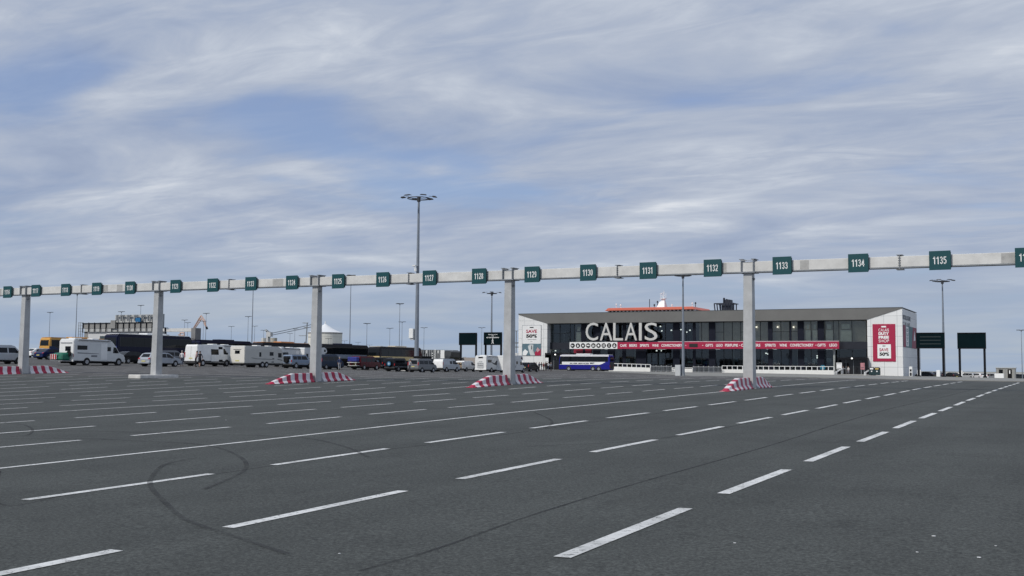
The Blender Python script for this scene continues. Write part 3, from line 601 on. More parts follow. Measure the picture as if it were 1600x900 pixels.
# ------------------------------------------------------------------ vehicles (local +y is forward, x to the right)
LAMPR = mat('red_tail_lens', (.35, .01, .01), .3, 0, 3, .1); LAMPW = mat('clear_lamp_lens', (.65, .66, .62), .2, 0, 3, .1); TRIM = mat('dark_plastic_trim', (.03, .031, .033), .6, 0, 5, .2)
PLATEY = mat('number_plate', (.6, .55, .2), .5, 0, 3, .1)
class Veh:
    def __init__(s, name, label, cat, prof, W, paint, zb, tap, loc, rz=0., group=None, bev=.05, z0=.0):
        s.t = thing(name, label, cat, loc, rz, group); s.L = max(p[0] for p in prof); s.p = [(a-s.L/2, b) for a, b in prof]; s.W = W; s.zb = zb; s.tap = tap; s.H = max(p[1] for p in prof)
        mb = MB(); mb.prism(s.p, 'x', -W/2, W/2)
        me = bpy.data.meshes.new('body'); me.from_pydata(mb.v, [], mb.f); me.materials.append(paint)
        bm = bmesh.new(); bm.from_mesh(me); bmesh.ops.recalc_face_normals(bm, faces=bm.faces)
        if bev: bmesh.ops.bevel(bm, geom=[e for e in bm.edges if e.calc_face_angle(0) > .9 and abs((e.verts[0].co-e.verts[1].co).x) < .01], offset=bev, segments=2, affect='EDGES', clamp_overlap=True)
        for z in (zb,):
            bmesh.ops.bisect_plane(bm, geom=bm.verts[:]+bm.edges[:]+bm.faces[:], plane_co=(0, 0, z), plane_no=(0, 0, 1))
        for v in bm.verts: v.co.x *= s.xs(v.co.z)/(W/2)
        bm.to_mesh(me); bm.free(); s.body = bpy.data.objects.new('body', me); COL.objects.link(s.body); s.body.parent = s.t
    def xs(s, z):
        return s.W/2-s.tap*max(0, (z-s.zb)/(s.H-s.zb))
    def yat(s, z, front):
        ys_ = []
        P = s.p
        for (a, b) in zip(P, P[1:]+P[:1]):
            if min(a[1], b[1])-1e-6 <= z <= max(a[1], b[1])+1e-6 and abs(a[1]-b[1]) > 1e-6:
                ys_.append(a[0]+(b[0]-a[0])*(z-a[1])/(b[1]-a[1]))
        return (max(ys_) if front else min(ys_)) if ys_ else (s.L/2 if front else -s.L/2)
    def side(s, poly, name, m, off=.012, parent=None, sides=(-1, 1), yoff=None):
        out = None
        for k in sides:
            mb = MB(); n = len(poly); vs = []
            for d in (off, -.02):
                for (y, z) in poly: vs.append((k*(s.xs(z)+d), y-s.L/2, z))
            mb.add(vs, [tuple(range(n)), tuple(range(2*n-1, n-1, -1))]+[(i, (i+1) % n, n+(i+1) % n, n+i) for i in range(n)])
            out = mb.build(name, m, parent or s.t)
        return out
    def swin(s, wins, m=None):
        for w_ in wins:
            if not isinstance(w_[0], tuple): y0, y1, z0, z1 = w_; s.side([(y0, z0), (y1, z0), (y1, z1), (y0, z1)], 'side_window', m or GLS)
            else: s.side(w_, 'side_window', m or GLS)
    def endp(s, front, z0, z1, hw0, hw1, name, m, off=.012, steps=6, xc=0):
        mb = MB(); k = 1 if front else -1; vs = []
        for d in (off, -.03):
            for i in range(steps+1):
                t = i/steps; z = z0+(z1-z0)*t; hw = hw0+(hw1-hw0)*t; y = s.yat(z, front)+k*d
                vs += [(xc-hw, y, z), (xc+hw, y, z)]
        n = 2*(steps+1); fs = []
        for i in range(steps):
            fs.append((2*i, 2*i+1, 2*i+3, 2*i+2)); fs.append((n+2*i, n+2*i+2, n+2*i+3, n+2*i+1))
            fs.append((2*i, 2*i+2, n+2*i+2, n+2*i)); fs.append((2*i+1, n+2*i+1, n+2*i+3, 2*i+3))
        fs += [(0, n, n+1, 1), (2*steps, 2*steps+1, n+2*steps+1, n+2*steps)]
        mb.add(vs, fs); return mb.build(name, m, s.t)
    def wheels(s, ys_, r=.33, wd=.22, arch=True):
        for y in ys_:
            for k in (-1, 1):
                if arch:
                    a = MB(); a.cyl((k*(s.W/2-.3), y-s.L/2, r+.03), (k*(s.W/2+.006), y-s.L/2, r+.03), r*1.2, n=18); a.build('wheel_arch', TRIM, s.t)
                w_ = MB(); w_.cyl((k*(s.W/2-wd), y-s.L/2, r), (k*(s.W/2+.022), y-s.L/2, r), r, n=20); wo_ = w_.build('wheel', BLACK, s.t, .02)
                q = MB(); q.cyl((k*(s.W/2+.0), y-s.L/2, r), (k*(s.W/2+.034), y-s.L/2, r), r*.62, n=14); q.cyl((k*(s.W/2+.034), y-s.L/2, r), (k*(s.W/2+.045), y-s.L/2, r), r*.2, n=8); q.build('rim', RIM, wo_)
    def lights(s, zt, h=.22, w_=.14, zf=None):
        for k in (-1, 1): s.endp(False, zt, zt+h, w_/2, w_/2, 'tail_light', LAMPR, .015, 2, k*(s.xs(zt)-w_/2-.04))
        zf = zf or zt-.1
        for k in (-1, 1): s.endp(True, zf, zf+.14, .16, .13, 'headlight', LAMPW, .02, 2, k*(s.W/2-.26))
    def bumpers(s, z=.42, h=.22, m=None):
        for fr in (0, 1):
            y = s.yat(z+h/2, fr); k = 1 if fr else -1; b_ = MB(); b_.box(-s.W/2+.03, s.W/2-.03, y-k*.1, y+k*.07, z-h/2, z+h/2); b_.build('bumper', m or TRIM, s.t, .03)
    def under(s, z=.45):
        u_ = MB(); u_.box(-s.W/2+.1, s.W/2-.1, -s.L/2+.15, s.L/2-.15, .2, z); u_.build('underbody', BLACK, s.t)
    def mirrors(s, y, z):
        for k in (-1, 1):
            q = MB(); q.box(k*(s.xs(z)+.02), k*(s.xs(z)+.22), y-s.L/2-.06, y-s.L/2+.06, z-.1, z+.12); q.build('wing_mirror', TRIM, s.t, .02)
def shade(n, c, r=.3, mt=.0): return mat(n, c, r, mt, 2.5, .07, spec=.22 if max(c) < .1 else None)
VG = 'vehicles queuing in the lanes'
def van(label, paint, loc, wins=True, lift=False, name='passenger_van', H=1.97, L=5.0, rear_open=False, rz=0., group=VG, bump=None, dark=False):
    k = L/5.0; h = H/1.97
    pr = [(0, .42), (0, 1.0*h), (.10, 1.75*h), (.28, 1.93*h), (3.2*k, 1.97*h), (3.62*k, 1.86*h), (4.3*k, 1.22*h), (4.82*k, 1.06*h), (5*k, .82*h), (5*k, .36)]
    v = Veh(name, label, 'van', pr, 1.9, paint, 1.05*h, .17, loc, rz, group); v.under()
    z0, z1 = 1.15*h, 1.68*h
    if wins: v.swin([(.35*k, 1.45*k, z0, z1), (1.55*k, 2.7*k, z0, z1)])
    v.swin([[(2.85*k, z0), (4.05*k, z0), (3.62*k, z1), (2.85*k, z1)]])
    if not rear_open: v.endp(False, 1.18*h, 1.7*h, .68, .6, 'rear_window', GLS)
    else:
        v.endp(False, .6*h, 1.8*h, .66, .6, 'open_load_bay', mat('dark_load_bay', (.02, .018, .016), .9, 0, 3, .3), .014)
        b_ = MB()
        for q in range(6):
            xx_ = rnd.uniform(-.5, .35); zz_ = rnd.uniform(.62, 1.3); b_.box(xx_, xx_+.3, -v.L/2-.10, -v.L/2-.04, zz_, zz_+.25)
        b_.build('luggage', mat('tan_luggage', (.32, .24, .16), .8, 0, 2, .4), v.t)
        for q in (-1, 1):
            d_ = MB(); d_.box(q*.93, q*.90, -v.L/2-.72, -v.L/2, .55, 1.75*h); d_.build('rear_door', paint, v.t)
    v.endp(True, 1.25*h, 1.82*h, .78, .68, 'windscreen', GLS); v.wheels([.95*k, 4.0*k], .33); v.lights(1.0*h, .45, .13, .72); v.bumpers(.45, .26, bump); v.mirrors(3.85*k, 1.25*h)
    v.endp(False, .78, .90, .26, .26, 'number_plate', PLATEY, .02, 2)
    for y in (1.5*k, 2.78*k):
        v.side([(y, .55), (y+.015, .55), (y+.015, 1.75*h), (y, 1.75*h)], 'door_gap', TRIM, .006)
    return v
def hivan(label, paint, loc, open_side=True):
    pr = [(0, .45), (0, 1.4), (.06, 2.3), (.2, 2.5), (4.1, 2.56), (4.55, 2.38), (5.2, 1.42), (5.75, 1.22), (5.98, .85), (5.98, .36)]
    v = Veh('panel_van', label, 'van', pr, 2.05, paint, 1.3, .14, loc, 0, VG); v.under()
    v.side([(2.3, 1.35), (3.55, 1.35), (3.55, 2.0), (2.3, 2.0)], 'side_window', GLS)
    v.side([(3.6, .55), (4.25, .55), (4.25, 2.3), (3.6, 2.3)], 'open_doorway', BLACK, .014, sides=(1,)); v.side([(.1, 1.45), (.55, 1.45), (.55, 1.95), (.1, 1.95)], 'side_window', GLS, sides=(-1,))
    s_ = MB(); s_.box(1.05, 1.1, -v.L/2+2.25, -v.L/2+3.55, .55, 1.33); s_.build('sliding_door', paint, v.t, .01)
    v.swin([[(4.4, 1.42), (5.1, 1.42), (4.62, 2.1), (4.4, 2.1)]]); v.endp(True, 1.45, 2.3, .85, .75, 'windscreen', GLS)
    v.endp(False, .62, 2.3, .008, .008, 'door_gap', TRIM, .008, 6); v.lights(1.0, .6, .14, .75); v.bumpers(.45, .3); v.wheels([.95, 4.95], .35); v.mirrors(4.9, 1.5)
    v.endp(False, .85, .97, .26, .26, 'number_plate', PLATEY, .02, 2)
    for y in (.9, 1.9): v.side([(y, .6), (y+.02, .6), (y+.02, 2.2), (y, 2.2)], 'panel_crease', mat('panel_shadow_gap', (.4, .4, .4), .6), .005)
    v.side([(.1, .45), (5.9, .45), (5.9, .62), (.1, .62)], 'side_trim', TRIM, .02)
    return v
def car(label, paint, loc, kind='estate', rz=0., group=VG, name='parked_car'):
    if kind == 'estate': pr = [(0, .38), (0, .8), (.12, .95), (.45, 1.38), (.8, 1.48), (2.5, 1.53), (3.0, 1.44), (3.75, 1.0), (4.5, .85), (4.72, .62), (4.72, .32)]; W, H, ws = 1.78, 1.5, [[(.55, 1.0), (1.45, .98), (1.45, 1.36), (.75, 1.34)], [(1.52, .98), (2.45, .97), (2.45, 1.40), (1.52, 1.37)], [(2.52, .97), (3.5, .97), (2.95, 1.36), (2.52, 1.40)]]
    else: pr = [(0, .38), (0, .82), (.25, .98), (.9, 1.36), (1.3, 1.45), (2.4, 1.47), (2.9, 1.36), (3.55, 1.0), (4.3, .86), (4.5, .62), (4.5, .32)]; W, H, ws = 1.78, 1.45, [[(.8, 1.0), (1.5, .98), (1.5, 1.33), (1.05, 1.28)], [(1.57, .98), (2.3, .97), (2.3, 1.36), (1.57, 1.34)], [(2.37, .97), (3.3, .97), (2.8, 1.31), (2.37, 1.36)]]
    v = Veh(name, label, 'car', pr, W, paint, .95, .2, loc, rz, group); v.under(.4); v.swin(ws)
    v.endp(False, 1.02, 1.36, .62, .52, 'rear_window', GLS); v.endp(True, 1.04, 1.4, .68, .56, 'windscreen', GLS); v.wheels([.85, v.L-.95], .31, .2); v.lights(.78, .16, .24, .62); v.bumpers(.42, .22, paint); v.mirrors(v.L*.68, 1.02)
    v.endp(False, .52, .63, .26, .26, 'number_plate', PLATEY, .09, 2)
    return v
def suv(label, paint, loc, spare=None, rack=True, boxy=False, name='off_road_car'):
    pr = [(0, .5), (0, 1.1), (.12, 1.72), (.3, 1.83), (3.05, 1.86), (3.3, 1.74), (3.72, 1.17), (4.5, 1.06), (4.68, .85), (4.68, .48)] if not boxy else [(0, .5), (0, 1.2), (.05, 1.8), (.2, 1.88), (2.75, 1.9), (2.95, 1.8), (3.12, 1.22), (4.25, 1.17), (4.35, 1.0), (4.35, .5)]
    v = Veh(name, label, 'car', pr, 1.85, paint, 1.12, .15, loc, 0, VG); v.under(.5)
    v.swin([(.3, 1.1, 1.2, 1.66), (1.2, 2.0, 1.2, 1.68), [(2.1, 1.2), (3.4 if not boxy else 2.95, 1.2), (3.05 if not boxy else 2.8, 1.68), (2.1, 1.68)]])
    v.endp(False, 1.22, 1.66, .66, .58, 'rear_window', GLS); v.endp(True, 1.25, 1.7, .72, .64, 'windscreen', GLS); v.wheels([.9, v.L-.85], .38, .25); v.lights(.85, .3, .12, .8); v.bumpers(.55, .24)
    v.side([(.1, .62), (v.L-.1, .62), (v.L-.1, .72), (.1, .72)], 'sill_trim', mat('lower_body_cladding', (.25, .27, .3), .5, 0, 3, .1), .02)
    if rack:
        r_ = MB()
        for k in (-1, 1): r_.cyl((k*.62, -1.8, 1.93), (k*.62, .8, 1.95), .025, n=6)
        r_.build('roof_rail', GALVD, v.t)
    if spare is not None:
        q = MB(); q.cyl((.05, -v.L/2-.02, 1.12), (.05, -v.L/2-.27, 1.12), .38, n=22); sp = q.build('spare_wheel', BLACK, v.t, .03)
        if spare: q = MB(); q.cyl((.05, -v.L/2-.27, 1.12), (.05, -v.L/2-.29, 1.12), .33, n=22); q.build('wheel_cover', spare, sp)
        if spare: q = MB(); q.cyl((.05, -v.L/2-.29, 1.12), (.05, -v.L/2-.3, 1.12), .17, n=16); q.build('cover_emblem', mat('pale_blue_emblem', (.35, .5, .58), .5), sp)
    return v
def caravan(label, loc):
    pr = [(0, .5), (0, 2.45), (.12, 2.6), (6.2, 2.6), (6.75, 2.35), (7.15, 1.5), (7.2, .5)]
    v = Veh('touring_caravan', label, 'caravan', pr, 2.3, mat('caravan_shaded_side', (.50, .50, .47), .5, 0, 1.5, .05), 2.2, .04, loc, 0, VG)  # side colour greyed to carry the shade on that face
    v.endp(False, .62, 2.45, 1.12, 1.1, 'rear_panel', CREAM_SUN, .02); v.endp(False, 1.62, 2.02, .38, .38, 'rear_window', GLS, .03); v.endp(False, 2.12, 2.17, .6, .6, 'grab_rail', TRIM, .05)
    v.swin([(2.6, 2.95, 1.3, 1.85), (4.5, 5.2, 1.45, 1.9), (6.1, 6.75, 1.25, 1.8)]); v.endp(False, .72, .86, .3, .3, 'number_plate', PLATEY, .03, 2)
    v.side([(1.2, 1.14), (2.2, 1.02), (5.0, .98), (5.0, 1.03), (2.2, 1.07), (1.2, 1.18)], 'side_stripe', mat('dark_side_stripe', (.06, .065, .075), .5), .014); v.side([(5.9, 1.02), (6.9, .86), (6.9, .95), (6.1, 1.07)], 'side_stripe', mat('dark_side_stripe', (.06, .065, .075), .5), .014)
    v.side([(5.0, 1.0), (5.35, 1.0), (5.35, 1.15), (5.0, 1.15)], 'vent', mat('dark_side_stripe', (.06, .065, .075), .5), .014); v.side([(4.9, .62), (5.3, .62), (5.3, .74), (4.9, .74)], 'vent', mat('dark_side_stripe', (.06, .065, .075), .5), .014)
    v.wheels([3.2, 3.95], .32); v.lights(.7, .25, .12, .6); u_ = MB(); u_.box(-.9, .9, -3.3, 3.3, .28, .5); u_.cyl((0, 3.5, .45), (0, 4.9, .42), .05, n=6); u_.cyl((.2, 4.5, 0), (.2, 4.5, .6), .04, n=6); u_.build('chassis', TRIM, v.t)
    r_ = MB(); r_.box(-.5, .3, -.5, .2, 2.6, 2.72); r_.box(-.3, .3, 1.6, 2.2, 2.6, 2.7); r_.build('roof_hatch', WHT, v.t)
    return v
def motorhome(label, loc, alcove=False, rear='cover', graphic=False, L=7.0, name='motorhome', rz=0.):
    if not alcove: pr = [(0, .48), (0, 2.6), (.18, 2.82), (4.5, 2.78), (5.15, 2.6), (5.75, 2.0), (6.25, 1.35), (6.8, 1.15), (7, .85), (7, .38)]
    else: pr = [(0, .48), (0, 2.75), (.15, 2.9), (5.3, 3.0), (5.75, 2.85), (5.95, 2.45), (5.85, 2.2), (5.35, 2.05), (5.8, 1.4), (6.35, 1.15), (6.55, .85), (6.55, .38)]
    pr = [(a*L/7, b) for a, b in pr]
    v = Veh(name, label, 'motorhome', pr, 2.25, mat('motorhome_side_white', (.62, .64, .64), .45, 0, 1.5, .06), 2.3, .05, loc, rz, VG); k = L/7; v.under(.5)
    v.endp(False, .6, 2.55, 1.08, 1.06, 'rear_panel', WHT, .02)
    cab = 4.7*k
    if not alcove:
        v.swin([(.45*k, 1.75*k, 1.65, 2.1), (cab-.35, cab+.25, 1.55, 2.0), [(cab+.55, 1.35), (cab+1.4, 1.35), (cab+.95, 1.95), (cab+.62, 2.0)]])
        v.endp(True, 1.4, 2.0, .9, .8, 'windscreen', GLS)
        v.side([(3.6*k, .6), (4.45*k, .6), (4.45*k, 2.4), (3.6*k, 2.4)], 'habitation_door', WHT, .02)
        a = MB(); a.cyl((1.2, -3.0*k, 2.72), (1.2, 1.3*k, 2.66), .07, n=8); a.build('awning', mat('grey_awning_case', (.35, .36, .38), .4), v.t)
    else:
        v.swin([(.4*k, .95*k, 1.4, 2.0), (1.6*k, 2.2*k, 1.6, 2.05), (3.2*k, 3.8*k, 1.45, 1.95), (5.1*k, 5.55*k, 2.35, 2.7), [(4.75*k, 1.35), (5.6*k, 1.35), (5.25*k, 1.9), (4.75*k, 1.9)]])
        v.endp(True, 1.45, 1.95, .9, .82, 'windscreen', GLS)
    if rear == 'cover':
        v.endp(False, 1.5, 2.0, .42, .42, 'rear_window', GLS, .03, xc=.25); v.endp(False, 2.35, 2.42, .85, .85, 'rear_spoiler', mat('grey_awning_case', (.35, .36, .38), .4), .1)
        c = MB(); c.add([(-.95, -1.25, .55), (.8, -1.25, .55), (.9, -.15, .5), (-1.0, -.15, .5), (-.8, -1.1, 1.25), (.6, -1.1, 1.2), (.75, -.25, 1.35), (-.85, -.25, 1.35)], [(0,3,2,1),(4,5,6,7),(0,1,5,4),(1,2,6,5),(2,3,7,6),(3,0,4,7)])
        c.v = [(a, b-3.5*k, z) for a, b, z in c.v]; c.build('covered_rack', mat('green_tarpaulin', (.005, .13, .08), .6, 0, 3, .35, .4), v.t, .12)
        c = MB(); c.cyl((.75, -3.5*k-.25, 1.2), (.75, -3.5*k-.38, 1.2), .34, n=18); c.build('spare_wheel', BLACK, v.t, .03)
        c = MB(); c.box(-.9, .1, -3.5*k-1.32, -3.5*k-1.28, .6, 1.15)
        q = c.build('warning_board', mat('striped_warning_board', (.65, .62, .62), .6, 0, 8, .3), v.t)
        for i in range(3): MB().box(-.8+i*.34, -.62+i*.34, -3.5*k-1.335, -3.5*k-1.322, .62, 1.13).build('red_stripe', LAMPR, q)
        c = MB(); c.box(-.9, .9, -3.5*k-1.25, -3.5*k, .42, .5); c.build('rack_frame', GALVD, v.t)
    elif rear == 'rack':
        c = MB()
        for i in range(7): c.cyl((-.55+i*.18, -3.5*k-.12, .75), (-.55+i*.18, -3.5*k-.12, 1.6), .02, n=5)
        for z in (.75, 1.2, 1.6): c.cyl((-.55, -3.5*k-.12, z), (.55, -3.5*k-.12, z), .025, n=5)
        c.build('bicycle_rack', GALVD, v.t); v.endp(False, 2.35, 2.6, .45, .45, 'rear_window', GLS, .03); v.endp(False, 1.75, 1.83, .35, .35, 'badge', GALVD, .03)
    if graphic: v.side([(1.6*k, 1.75), (2.8*k, 1.55), (3.4*k, 1.95), (4.6*k, 1.85), (5.6*k, 1.3), (4.6*k, 1.45), (3.2*k, 1.2), (2.2*k, 1.45)], 'side_graphic', mat('charcoal_graphic', (.05, .05, .055), .5), .014)
    else:
        v.side([(.5*k, 1.25), (3.3*k, 1.22), (3.3*k, 1.27), (.5*k, 1.36)], 'side_graphic', mat('grey_graphic', (.16, .17, .19), .5), .013); v.side([(2.3*k, .9), (3.1*k, .9), (3.1*k, 1.08), (2.3*k, 1.08)], 'vent', mat('grey_graphic', (.16, .17, .19), .5), .013)
    v.wheels([1.75*k, 6.1*k], .36); v.lights(.85, .35, .13, .72); v.bumpers(.48, .24, WHT); v.mirrors(5.75*k, 1.5)
    r_ = MB(); r_.box(-.6, .4, -2.8, -1.9, 2.78, 2.92); r_.box(-.4, .4, -.5, .4, 2.76, 2.9); r_.build('roof_hatch', WHT, v.t, .02)
    return v
def coach(label, loc, low, high, roof, rz=0., L=12.6, name='coach', swoosh=None, group='coaches waiting beside the lanes', glassup=True, H=3.7, frontband=None, rearpaint=None, cant=None):
    k = L/12.6; h = H/3.7
    pr = [(0, .35), (0, 2.7*h), (.12, 3.45*h), (.35, 3.62*h), (12.0*k, 3.7*h), (12.35*k, 3.45*h), (12.55*k, 2.6*h), (12.6*k, 1.2*h), (12.6*k, .32)]
    v = Veh(name, label, 'coach', pr, 2.55, low, 1.5, .06, loc, rz, group, .08)
    if high is not None: v.side([(.3, 1.42*h), (12.35*k, 1.42*h), (12.3*k, 2.1*h), (.3, 2.1*h)], 'waist_band', high, .012)
    if swoosh: v.side([(0.02, 1.3*h), (2.6, 1.38*h), (1.9, 1.6*h), (1.2, 1.95*h), (1.0, 2.12*h), (.02, 2.12*h)], 'rear_swoosh', swoosh, .024)
    v.side([(.42, 2.08*h), (12.25*k, 2.08*h), (12.2*k, 3.27*h), (.42, 3.27*h)], 'window_band', mat('black_window_band', (.012, .013, .016), .3), .016)
    if cant: v.side([(.3, 3.3*h), (12.3*k, 3.3*h), (12.2*k, 3.6*h), (.3, 3.58*h)], 'roof_edge', cant, .016)
    n = 6
    for i in range(n):
        a = (.55+i*1.87)*k; v.side([(a, 2.12*h), (a+1.82*k, 2.12*h), (a+1.82*k, 3.22*h), (a, 3.22*h)], 'side_window', GLS, .03)
    v.side([(11.8*k, 1.5*h), (12.42*k, 1.5*h), (12.3*k, 3.0*h), (11.8*k, 3.22*h)], 'cab_window', GLS, .03)
    v.endp(True, 1.35*h, 3.1*h, 1.16, 1.1, 'windscreen', GLS, .02); v.endp(False, 2.2*h, 3.2*h, 1.05, .98, 'rear_window', GLS, .02)
    if rearpaint: v.endp(False, .5, 2.1*h, 1.2, 1.2, 'rear_panel', rearpaint, .012); v.endp(False, 1.15, 1.5, .35, .35, 'engine_grille', TRIM, .03, 2)
    r_ = MB(); r_.box(-1.16, 1.16, -6.0*k, 5.6*k, 3.655*h, 3.74*h); r_.build('roof_panel', roof, v.t, .02); r_ = MB(); r_.box(-.8, .8, -1.3, 2.2, 3.74*h, 3.92*h); r_.build('air_conditioning_unit', roof, v.t, .05)
    v.wheels([2.7*k, 4.1*k, 10.1*k], .5, .3); v.lights(.9, .5, .16, .75)
    for q in (-1, 1):
        m_ = MB(); m_.tube([(q*1.15, 6.2*k, 3.4*h), (q*1.3, 6.7*k, 3.35*h), (q*1.35, 6.75*k, 2.9*h)], .04, 6); m_.box(q*1.28, q*1.42, 6.68*k, 6.82*k, 2.45*h, 2.95*h); m_.build('wing_mirror', TRIM, v.t)
    b_ = MB(); b_.box(-1.2, 1.2, -6.1*k, 6.1*k, .18, .36); b_.build('underbody', BLACK, v.t)
    return v
silver = shade('silver_van_paint', (.40, .43, .46), .3, .2)
van('silver passenger van cut off by the left edge of the view', silver, gp(-1, 113), H=1.97, L=5.2)
motorhome('dusty white low profile motorhome with a green tarpaulin covered rack on its back', gp(144.5, 118), rear='cover')
coach('orange and dark blue coach seen from behind, leftmost coach of the row', gp(116, 188), shade('orange_coach_paint', (.62, .33, .07)), mat('black_window_band', (.012, .013, .016), .3), shade('orange_coach_paint', (.62, .33, .07)), swoosh=shade('dark_blue_swoosh', (.02, .04, .09)), rearpaint=shade('orange_coach_paint', (.62, .33, .07)), H=3.5)
dkblue = shade('dark_blue_paint', (.010, .018, .07), .25)
car('dark blue saloon in front of the orange coach', dkblue, gp(82, 143), 'saloon')
car('small white car peeping out left of the dark blue saloon', WHT, gp(62, 165), 'saloon')
navycoach = shade('navy_coach_paint', (.004, .006, .026), .25)
coach('long navy coach behind the white motorhome and the silver estate', gp(233, 146), navycoach, None, WHT, L=13.5, rearpaint=shade('bright_blue_rear', (.01, .02, .16), .3))
car('black car between the motorhome bonnet and the silver estate', shade('black_car_paint', (.012, .013, .015), .2), gp(206, 132), 'saloon')
car('long silver estate car half hidden behind the column between signs 1120 and 1121', shade('silver_estate_paint', (.38, .41, .45), .3, .2), gp(250, 119), 'estate')
van('grey people carrier parked behind the bonnet of the silver estate', shade('mid_grey_paint', (.16, .17, .19), .3), gp(262, 142), H=1.75, L=4.6)
hivan('white high roof panel van with its sliding door open and dark glass in the side', WHT, gp(326, 129))
motorhome('white motorhome mostly hidden between the panel van and the caravan', gp(350, 152), rear='plain')
coach('coach with dark blue roof rising behind the white panel van', gp(345, 178), navycoach, None, navycoach, L=12.6)
caravan('twin axle caravan with painted sunlit rear and shaded side behind the pale blue off-road car', gp(402, 133))
coach('coach with an orange roof stripe behind the pale blue off-road car', gp(440, 182), shade('black_coach_paint', (.012, .012, .016), .25), None, shade('orange_roof_paint', (.55, .25, .09)), L=12.6)
motorhome('pale motorhome roof showing above the pale blue off-road car', gp(452, 160), rear='plain', L=6.6)
suv('pale blue off-road car towing the caravan', shade('pale_blue_paint', (.21, .27, .36), .3, .2), gp(465, 147), spare=0)
motorhome('white cab front peeping out left of the column before the storage tank', gp(486, 163), alcove=True, rear='plain', L=6.4)
van('dark blue van right of the column between signs 1124 and 1125', shade('slate_blue_paint', (.030, .045, .075), .3), gp(512, 152), H=2.1)
coach('black coach with a navy roof behind the dark blue van', gp(532, 182), shade('black_coach_paint', (.012, .012, .016), .25), mat('grey_blue_band', (.22, .26, .33), .4), navycoach, L=13.2)
v = van('dark red van carrying a blue wrapped load on its tail rack', shade('dark_red_paint', (.085, .006, .012), .25), gp(571, 160), H=2.0, L=5.2)
c = MB(); c.box(-.85, .85, -v.L/2-.75, -v.L/2-.08, 1.15, 1.85); c.build('wrapped_load', mat('blue_tarpaulin', (.02, .03, .22), .55, 0, 3, .4, .4), v.t, .1)
c = MB(); c.box(-.85, .85, -v.L/2-.8, -v.L/2, 1.0, 1.08); c.box(-.8, .8, -v.L/2-.7, -v.L/2, .55, .62)
for q in (-.6, .6): c.box(q-.03, q+.03, -v.L/2-.7, -v.L/2-.64, .55, 1.1)
c.build('tail_rack', LAMPW, v.t)
coach('black coach with a yellow band and teal corner behind the two black off-road cars', gp(618, 186), shade('black_coach_paint', (.012, .012, .016), .25), mat('pale_yellow_band', (.62, .48, .22), .4), shade('beige_roof', (.5, .45, .36), .5), L=13.2, rearpaint=mat('pale_yellow_band', (.62, .48, .22), .4))
suv('black jeep with a pale emblem on its spare wheel, beside the dark red van', shade('black_gloss', (.012, .014, .02), .2), gp(603, 170), spare=mat('black_blue_cover', (.02, .05, .09), .4), boxy=True, rack=False)
suv('black box shaped off-road car with a blue spare wheel cover', shade('black_gloss', (.012, .014, .02), .2), gp(622, 157), spare=mat('blue_wheel_cover', (.03, .13, .24), .4), boxy=True)
van('grey camper van with roof tent behind the main floodlight mast', shade('grey_camper_paint', (.17, .18, .19), .35), gp(660, 157), H=2.0)
q = gp(660, 157); o = MB().box(-.8, .8, -1.3, 1.3, 2.02, 2.35).build('roof_tent', BLACK, None, .08); o.location = q; tag(o, 'black folded roof tent on the grey camper van', 'roof tent')
suv('black off-road car directly right of the main floodlight mast', shade('black_gloss', (.012, .014, .02), .2), gp(672, 172), boxy=True, spare=0)
v = van('silver van with a white rear box, between mast and small white van', silver, gp(698, 168), H=2.0, L=5.1, wins=False); v.swin([(2.05, 2.7, 1.2, 1.65)]); v.endp(False, .6, 1.9, .9, .82, 'rear_box', WHT, .12, 4)
van('small white van with its rear doors open under the leftmost dark board', WHT, gp(728, 187), H=1.85, L=4.4, wins=False, rear_open=True, name='small_van')
motorhome('pale motorhome with dark swooping graphics left of the column between signs 1128 and 1129', gp(767, 186), rear='rack', graphic=True, L=7.2)
motorhome('white overcab motorhome right of the column between signs 1128 and 1129', gp(798, 188), alcove=True, rear='plain', L=6.8)
v = van('dark windowed people carrier with glinting tailgate beside the queue of passengers', shade('black_gloss', (.012, .014, .02), .2), gp(828, 212), H=1.8, L=4.7)
# blue and white coach in front of the terminal, facing left
p = gp(916, 246)
blue = shade('royal_blue_paint', (.007, .008, .21), .3)
v = coach('royal blue and white coach facing left in front of the terminal', p, blue, WHT, WHT, rz=math.radians(90), L=12.6, swoosh=blue, group=None, rearpaint=TRIM, cant=WHT)
x_ = MB()
text_fit(x_, 'SILVER SERVICES', -3.5, 1.2, 1.56, 1.84, lambda a, b, d: (-(v.xs(b)+.028+d), -a, b), .01, .03)
text_fit(x_, 'BRIT', 1.5, 2.6, 1.62, 1.92, lambda a, b, d: (-(v.xs(b)+.028+d), -a, b), .01, .06)
x_.build('side_lettering', mat('dark_lettering', (.03, .03, .06), .5), v.t)
# parked cars far right beyond the lanes
cols = [('dark', (.03, .035, .04)), ('white', (.7, .7, .7)), ('grey', (.2, .21, .23)), ('silver', (.4, .42, .44)), ('black', (.015, .015, .017))]
for i, (u, Z, ci, rz_, lb) in enumerate([(1446, 262, 0, 1.2, 'dark car parked beyond the left post of the slatted board'), (1464, 268, 2, .9, 'grey car glimpsed between the legs of the slatted board'),
        (1487, 258, 4, .6, 'black car parked left of the free standing dark board'), (1512, 258, 3, 1.0, 'silver car seen between the legs of the free standing dark board'),
        (1531, 246, 1, .5, 'white car crossing the right leg of the free standing dark board'), (1549, 262, 2, 1.3, 'grey car just left of the booth'), (1500, 275, 1, 1.5, 'low white car in the back row between the two right hand boards'), (1590, 255, 0, 1.1, 'dark car just right of the booth')]):
    car(lb, shade('parked_%s_paint' % cols[ci][0], cols[ci][1]), gp(u, Z), 'estate' if i % 2 else 'saloon', rz_, 'cars parked beyond the lanes at the right')
